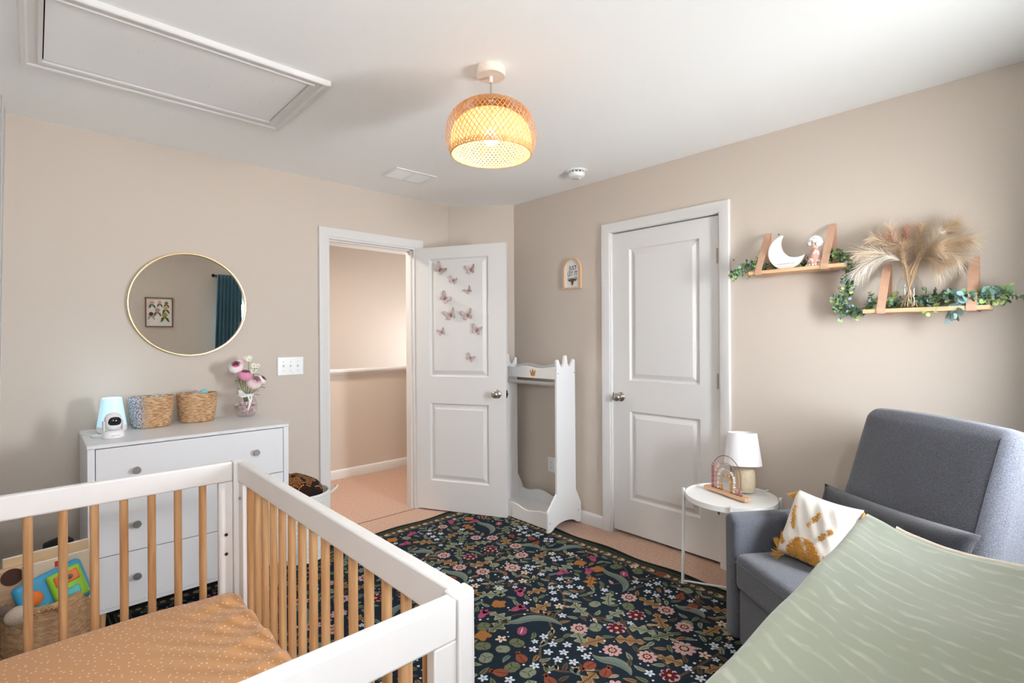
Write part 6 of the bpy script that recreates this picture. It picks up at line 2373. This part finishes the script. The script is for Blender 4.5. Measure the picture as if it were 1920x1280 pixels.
def tuft_patch(name, inside, count):
    m = MB()
    c = 0
    while c < count:
        u, v = rs.uniform(-0.97, 0.97), rs.uniform(-0.97, 0.97)
        if not inside(u, v):
            continue
        c += 1
        p = surf(u, v)
        d = Vector((rs.gauss(0, 0.5), -1, rs.gauss(0, 0.5))).normalized()
        s = d.orthogonal().normalized()
        w = d.cross(s)
        L, r = rs.uniform(0.006, 0.009), 0.0034
        p0 = p + Vector((0, 0.002, 0))
        vs = [tuple(p0 + (s * math.cos(a) + w * math.sin(a)) * r) for a in (0, 2.1, 4.2)] + [tuple(p0 + d * L + (s * math.cos(a + 1) + w * math.sin(a + 1)) * r * 0.55) for a in (0, 2.1, 4.2)]
        m.add(vs, [(0, 1, 4, 3), (1, 2, 5, 4), (2, 0, 3, 5), (3, 4, 5)])
    o = m.build(name, must, sun, smooth=None)
    o['kind'] = 'stuff'
    return o


sb = MB()
ng = 40
for a in range(ng):
    for b_ in range(ng):
        q = [((a + i) / ng * 1.9 - 0.95, (b_ + j) / ng * 1.9 - 0.95) for i, j in ((0, 0), (1, 0), (1, 1), (0, 1))]
        if all((u - 0.02) ** 2 / 0.56 ** 2 + (v + 0.93) ** 2 / 0.62 ** 2 < 1 for u, v in q):
            sb.add([surf(u, v) + Vector((0, -0.0012, 0)) for u, v in q], [(0, 1, 2, 3)])
sb.build('sun_backing', must, sun, smooth=None)
tuft_patch('sun_disc', lambda u, v: (u - 0.02) ** 2 / 0.56 ** 2 + (v + 0.93) ** 2 / 0.62 ** 2 < 1, 900)
for (u0, v0, u1, v1) in ((-0.92, -0.45, -0.70, -0.66), (-0.62, 0.42, -0.50, -0.12), (0.18, 0.45, -0.02, 0.08), (0.62, 0.10, 0.42, -0.14), (0.9, -0.45, 0.68, -0.62)):
    def ins(u, v, a=(u0, v0), b_=(u1, v1)):
        dx, dy = b_[0] - a[0], b_[1] - a[1]
        t = max(0, min(1, ((u - a[0]) * dx + (v - a[1]) * dy) / (dx * dx + dy * dy)))
        return (u - a[0] - t * dx) ** 2 + (v - a[1] - t * dy) ** 2 < 0.062 ** 2
    tuft_patch('sun_ray', ins, 120)
for (u, v, d) in ((-1, 1, (-0.35, 0, -0.5)), (-1, -1, (-0.15, -0.1, 0.35)), (-0.75, -1.0, (-0.1, -0.3, -0.12)), (1, 1, (0.4, 0, -0.5)), (1, -1, (0.3, -0.2, 0.1))):
    m = MB()
    c = Vector((pw_ / 2 * u * 0.97, 0, ph_ / 2 * v * 0.97))
    dd = Vector(d).normalized()
    for k in range(26):
        a = dd + Vector((rs.gauss(0, 0.22), rs.gauss(0, 0.22), rs.gauss(0, 0.22)))
        e = c + a.normalized() * rs.uniform(0.045, 0.058)
        m.tube([c, c + dd * 0.012, e], [0.0015, 0.0017, 0.001], 4)
    m.tube([c + dd * 0.008, c + dd * 0.013], 0.0045, 8)
    m.build('tassel', must, sun, smooth=60)

# ------------------------------------------------------------------ changing table with its pad, close to the camera
CTX0, CTX1, CTY0, CTY1, CTZ = 0.62, 1.32, -0.40, 0.262, 0.858
ct = thing('changing_table', 'white changing table under the sage green pad', 'changing table', (CTX0, CTY0, 0))
W_, D_ = CTX1 - CTX0, CTY1 - CTY0
MB().box(0, W_, 0, D_, CTZ - 0.02, CTZ).build('top', dw, ct, bevel=0.002)
m = MB()
m.box(0, 0.02, 0, D_, 0.06, CTZ - 0.0205).box(W_ - 0.02, W_, 0, D_, 0.06, CTZ - 0.0205).box(0.02, W_ - 0.02, 0.02, 0.035, 0.06, CTZ - 0.0205).box(0.02, W_ - 0.02, 0.035, D_, 0.06, 0.08)
m.build('body', dw, ct)
for i in range(3):
    z0 = 0.085 + i * 0.25
    f = MB().box(0.022, W_ - 0.022, D_ - 0.019, D_ - 0.0005, z0, z0 + 0.245).build('drawer', dw, ct, bevel=0.001)
    for kx in (0.17, W_ - 0.17):
        MB().lathe([(0, 0), (0.008, 0), (0.0075, 0.012), (0.015, 0.018), (0.015, 0.026), (0, 0.0275)], 18, M=frame((kx, D_ - 0.0004, z0 + 0.125), (-1, 0, 0), (0, 0, 1), (0, 1, 0))).build('knob', MATS['knob_grey'], f)
for x, y in ((0.03, 0.03), (W_ - 0.03, 0.03), (0.03, D_ - 0.03), (W_ - 0.03, D_ - 0.03)):
    MB().box(x - 0.02, x + 0.02, y - 0.02, y + 0.02, 0.0125, 0.06).build('leg', dw, ct)

sage = mat('pad_sage', (172, 180, 158), 0.9, 0.12, sheen=0.35)
nt, b = nodes_of(sage)
tc = nt.nodes.new('ShaderNodeTexCoord')
mp = nt.nodes.new('ShaderNodeMapping')
mp.inputs['Rotation'].default_value = (0, 0, math.radians(6))
mp.inputs['Scale'].default_value = (1, 1, 1)
nt.links.new(tc.outputs['Object'], mp.inputs[0])
w_ = nt.nodes.new('ShaderNodeTexWave')
w_.wave_type = 'BANDS'
w_.bands_direction = 'X'
w_.inputs['Scale'].default_value = 8.5
w_.inputs['Distortion'].default_value = 5.5
w_.inputs['Detail'].default_value = 3
w_.inputs['Detail Scale'].default_value = 1.3
nt.links.new(mp.outputs[0], w_.inputs['Vector'])
n_ = nt.nodes.new('ShaderNodeTexNoise')
n_.inputs['Scale'].default_value = 34
n_.inputs['Detail'].default_value = 3
nt.links.new(mp.outputs[0], n_.inputs['Vector'])
r1 = nt.nodes.new('ShaderNodeValToRGB')
r1.color_ramp.elements[0].position, r1.color_ramp.elements[1].position = 0.72, 1.0
r2 = nt.nodes.new('ShaderNodeValToRGB')
r2.color_ramp.elements[0].position, r2.color_ramp.elements[1].position = 0.40, 0.68
mu = nt.nodes.new('ShaderNodeMath')
mu.operation = 'MULTIPLY'
nt.links.new(w_.outputs['Fac'], r1.inputs['Fac'])
nt.links.new(n_.outputs['Fac'], r2.inputs['Fac'])
nt.links.new(r1.outputs['Color'], mu.inputs[0])
nt.links.new(r2.outputs['Color'], mu.inputs[1])
mxn = nt.nodes.new('ShaderNodeMix')
mxn.data_type = 'RGBA'
mxn.inputs['A'].default_value = (*lin((143, 148, 130)), 1)
mxn.inputs['B'].default_value = (*lin((170, 170, 154)), 1)
nt.links.new(mu.outputs[0], mxn.inputs['Factor'])
nt.links.new(mxn.outputs['Result'], b.inputs['Base Color'])
PX0, PX1, PY0, PY1 = 0.52, 1.338, -0.125, 0.312
pd = thing('changing_pad', 'contoured changing pad in a sage green cover with faint pale pattern', 'changing pad', ((PX0 + PX1) / 2, (PY0 + PY1) / 2 - 0.020, CTZ + 0.0002), math.radians(1.3))
plx, ply = PX1 - PX0, PY1 - PY0


def pad_top(u, v):
    """height of the contoured surface, u along x, v across (0 near wall .. 1 room side)"""
    a = abs(2 * v - 1)
    h = 0.042 + 0.055 * (a ** 2.2)
    h += 0.012 * max(0, (u - 0.86) / 0.14) ** 2
    h += 0.006 * math.exp(-((v - 0.70 + 0.25 * (0.75 - u)) / 0.035) ** 2) * max(0, 1 - abs(u - 0.42) / 0.35)
    h += 0.003 * math.sin(18 * u + 7 * v) * (1 - a) + 0.0025 * math.sin(40 * v - 22 * u) * max(0, a - 0.3)
    return h


m = MB()
nu, nv = 60, 40
edge_r = 0.018


def pad_pt(i, j):
    u, v = i / nu, j / nv
    x, y = -plx / 2 + plx * u, -ply / 2 + ply * v
    # round the corners in plan
    cx_ = max(0, abs(x) - (plx / 2 - 0.05))
    cy_ = max(0, abs(y) - (ply / 2 - 0.05))
    q = math.hypot(cx_, cy_)
    if q > 0.05 and cx_ > 0 and cy_ > 0:
        k = 0.05 / q
        x = math.copysign(plx / 2 - 0.05 + cx_ * k, x)
        y = math.copysign(ply / 2 - 0.05 + cy_ * k, y)
    e = min(i / nu * plx, (nu - i) / nu * plx, j / nv * ply, (nv - j) / nv * ply)
    drop = edge_r - math.sqrt(max(0, edge_r ** 2 - max(0, edge_r - e) ** 2))
    return (x, y, pad_top(u, v) - drop)


vs = [pad_pt(i, j) for j in range(nv + 1) for i in range(nu + 1)]
fs = [(j * (nu + 1) + i, j * (nu + 1) + i + 1, (j + 1) * (nu + 1) + i + 1, (j + 1) * (nu + 1) + i) for j in range(nv) for i in range(nu)]
m.add(vs, fs)
# sides of the cover down to a hem
ring = [(i, 0) for i in range(nu)] + [(nu, j) for j in range(nv)] + [(i, nv) for i in range(nu, 0, -1)] + [(0, j) for j in range(nv, 0, -1)]
k0 = len(m.v)
top_r = [pad_pt(*p) for p in ring]
low = [(x * 1.002, y * 1.002, 0.022) for x, y, z in top_r]
m.add(top_r + low, [(i, i + len(ring), (i + 1) % len(ring) + len(ring), (i + 1) % len(ring)) for i in range(len(ring))])
m.build('cover', sage, pd, smooth=180)
m = MB()
base_r = [(x * 0.985, y * 0.985, 0.0) for x, y, z in top_r]
mid_r = [(x * 0.992, y * 0.992, 0.0225) for x, y, z in top_r]
nr = len(ring)
m.add(base_r + mid_r, [(i, (i + 1) % nr, (i + 1) % nr + nr, i + nr) for i in range(nr)] + [list(range(nr))[::-1], list(range(nr, 2 * nr))])
m.build('pad_base', mat('pad_ivory', (226, 216, 200), 0.8), pd, smooth=40)
m = MB()
m.tube([(plx / 2 - 0.004, -ply / 2 + 0.06 + (ply - 0.12) * k / 20, pad_top(0.995, 0.14 + 0.72 * k / 20) - 0.006) for k in range(21)], 0.0075, 8)
m.build('end_piping', mat('pad_ivory', (226, 216, 200), 0.8), pd, smooth=60)

# ------------------------------------------------------------------ near wall: picture and curtain, seen in the mirror
walnut = wood('frame_walnut', (112, 72, 50), (138, 92, 66), 'Z')
pf = thing('framed_print', 'framed botanical flower print on the near wall, seen in the mirror', 'picture', (1.094, WALL_C, 1.672))
fw_, fh_ = 0.139, 0.176
m = MB()
m.box(-fw_, -fw_ + 0.011, 0.0005, 0.022, -fh_, fh_).box(fw_ - 0.011, fw_, 0.0005, 0.022, -fh_, fh_).box(-fw_ + 0.011, fw_ - 0.011, 0.0005, 0.022, -fh_, -fh_ + 0.011).box(-fw_ + 0.011, fw_ - 0.011, 0.0005, 0.022, fh_ - 0.011, fh_)
m.build('frame', walnut, pf)
MB().box(-fw_ + 0.0112, fw_ - 0.0112, 0.0006, 0.008, -fh_ + 0.0112, fh_ - 0.0112).build('paper', mat('print_paper', (236, 230, 226), 0.8), pf)
fl_cols = {'peach': (226, 168, 128), 'green': (82, 104, 58), 'mauve': (190, 146, 158), 'red': (122, 40, 44), 'olive': (176, 164, 74), 'grey': (150, 150, 160), 'moss': (118, 128, 66)}
fm = [mat('print_' + k, c, 0.8) for k, c in fl_cols.items()]
fk = list(fl_cols)
m = MB()


def print_flower(u, v, r, c, lc):
    # u measured the way the mirror shows it
    x0, z0 = u, v
    for (dx, dz, a) in ((0.5, -1.2, -0.5), (-0.6, -1.1, -2.4), (0.9, -1.9, -0.9), (-0.8, -1.9, -2.2)):
        m.k = fk.index(lc)
        ca, sa = math.cos(a), math.sin(a)
        poly = []
        for k in range(10):
            t = 2 * PI * k / 10
            px_, pz_ = r * 0.8 * math.cos(t), r * 0.3 * math.sin(t)
            poly.append((x0 + dx * r + px_ * ca - pz_ * sa, 0.0084, z0 + dz * r + px_ * sa + pz_ * ca))
        m.add(poly, [list(range(10))])
    m.k = fk.index(lc)
    m.add([(x0 - 0.0015, 0.0083, z0 - 2.2 * r), (x0 + 0.0015, 0.0083, z0 - 2.2 * r), (x0 + 0.0015, 0.0083, z0), (x0 - 0.0015, 0.0083, z0)], [(0, 1, 2, 3)])
    m.k = fk.index(c)
    N = 20
    m.add([(x0 + r * (0.85 + 0.15 * math.cos(6 * 2 * PI * k / N)) * math.cos(2 * PI * k / N), 0.0087, z0 + r * 0.85 * math.sin(2 * PI * k / N)) for k in range(N)], [list(range(N))])


for (u, v, r, c, lc) in ((-0.070, 0.112, 0.026, 'peach', 'green'), (0.005, 0.118, 0.022, 'peach', 'green'), (0.072, 0.112, 0.022, 'moss', 'green'), (-0.018, 0.025, 0.030, 'mauve', 'moss'), (0.066, 0.055, 0.028, 'peach', 'green'), (-0.080, -0.022, 0.027, 'red', 'grey'), (0.056, -0.032, 0.033, 'olive', 'green')):
    print_flower(u, v, r, c, lc)
m.build('flower_print', fm, pf, smooth=None)

teal_v = mat('velvet_teal', (58, 112, 128), 0.75, 0.2, sheen=0.7, noise=(5, (40, 88, 108), 0.3))
cr_ = thing('curtain_rod', 'dark curtain rod with a round finial above the near window', 'curtain rod', (0, WALL_C, 2.148))
rodm = mat('rod_bronze', (44, 38, 36), 0.5, 0.5, metal=0.6)
RY = 0.085
MB().tube([(1.672, RY, 0), (2.86, RY, 0)], 0.011, 14).build('rod', rodm, cr_)
MB().sphere((1.652, RY, 0), 0.022, 16, 12).build('finial', rodm, cr_, smooth=180)
for x in (1.70, 2.83):
    MB().tube([(x, 0.0005, -0.012), (x, RY, -0.012)], 0.006, 10).build('bracket', rodm, cr_)


def curtain(label, x0, x1, flare, z0):
    o = MB()
    nu_, nv_ = 96, 24

    def cp_(u, v):
        x = x0 + (x1 - x0) * u
        z = z0 + (2.164 - z0) * v
        k = (1 - v)
        x += flare * k * (u if flare > 0 else (1 - u)) * 1.0
        ph = u * 2 * PI * 7 + 0.35 * math.sin(5 * v)
        amp = 0.022 + 0.012 * k
        y = RY + amp * math.sin(ph) + 0.004 * math.sin(2.3 * ph + 4 * v)
        if v > 0.97:
            y = RY + 0.6 * (y - RY) + 0.0
        return (x + 0.008 * math.cos(ph), WALL_C + max(y + 0.035, 0.02), z)
    o.grid(cp_, nu_, nv_)
    o = o.build('velvet_curtain', teal_v, smooth=180)
    sm = o.modifiers.new('thickness', 'SOLIDIFY')
    sm.thickness = 0.0025
    return tag(o, label, 'curtain', None)


curtain('teal velvet curtain hanging at the left of the near window', 1.682, 1.965, -0.075, 0.03)
curtain('unseen teal velvet curtain drawn wide to shade the right wall from the near window', 2.27, 2.855, 0.0, 0.03)  # out of view; its width is set to block window glare
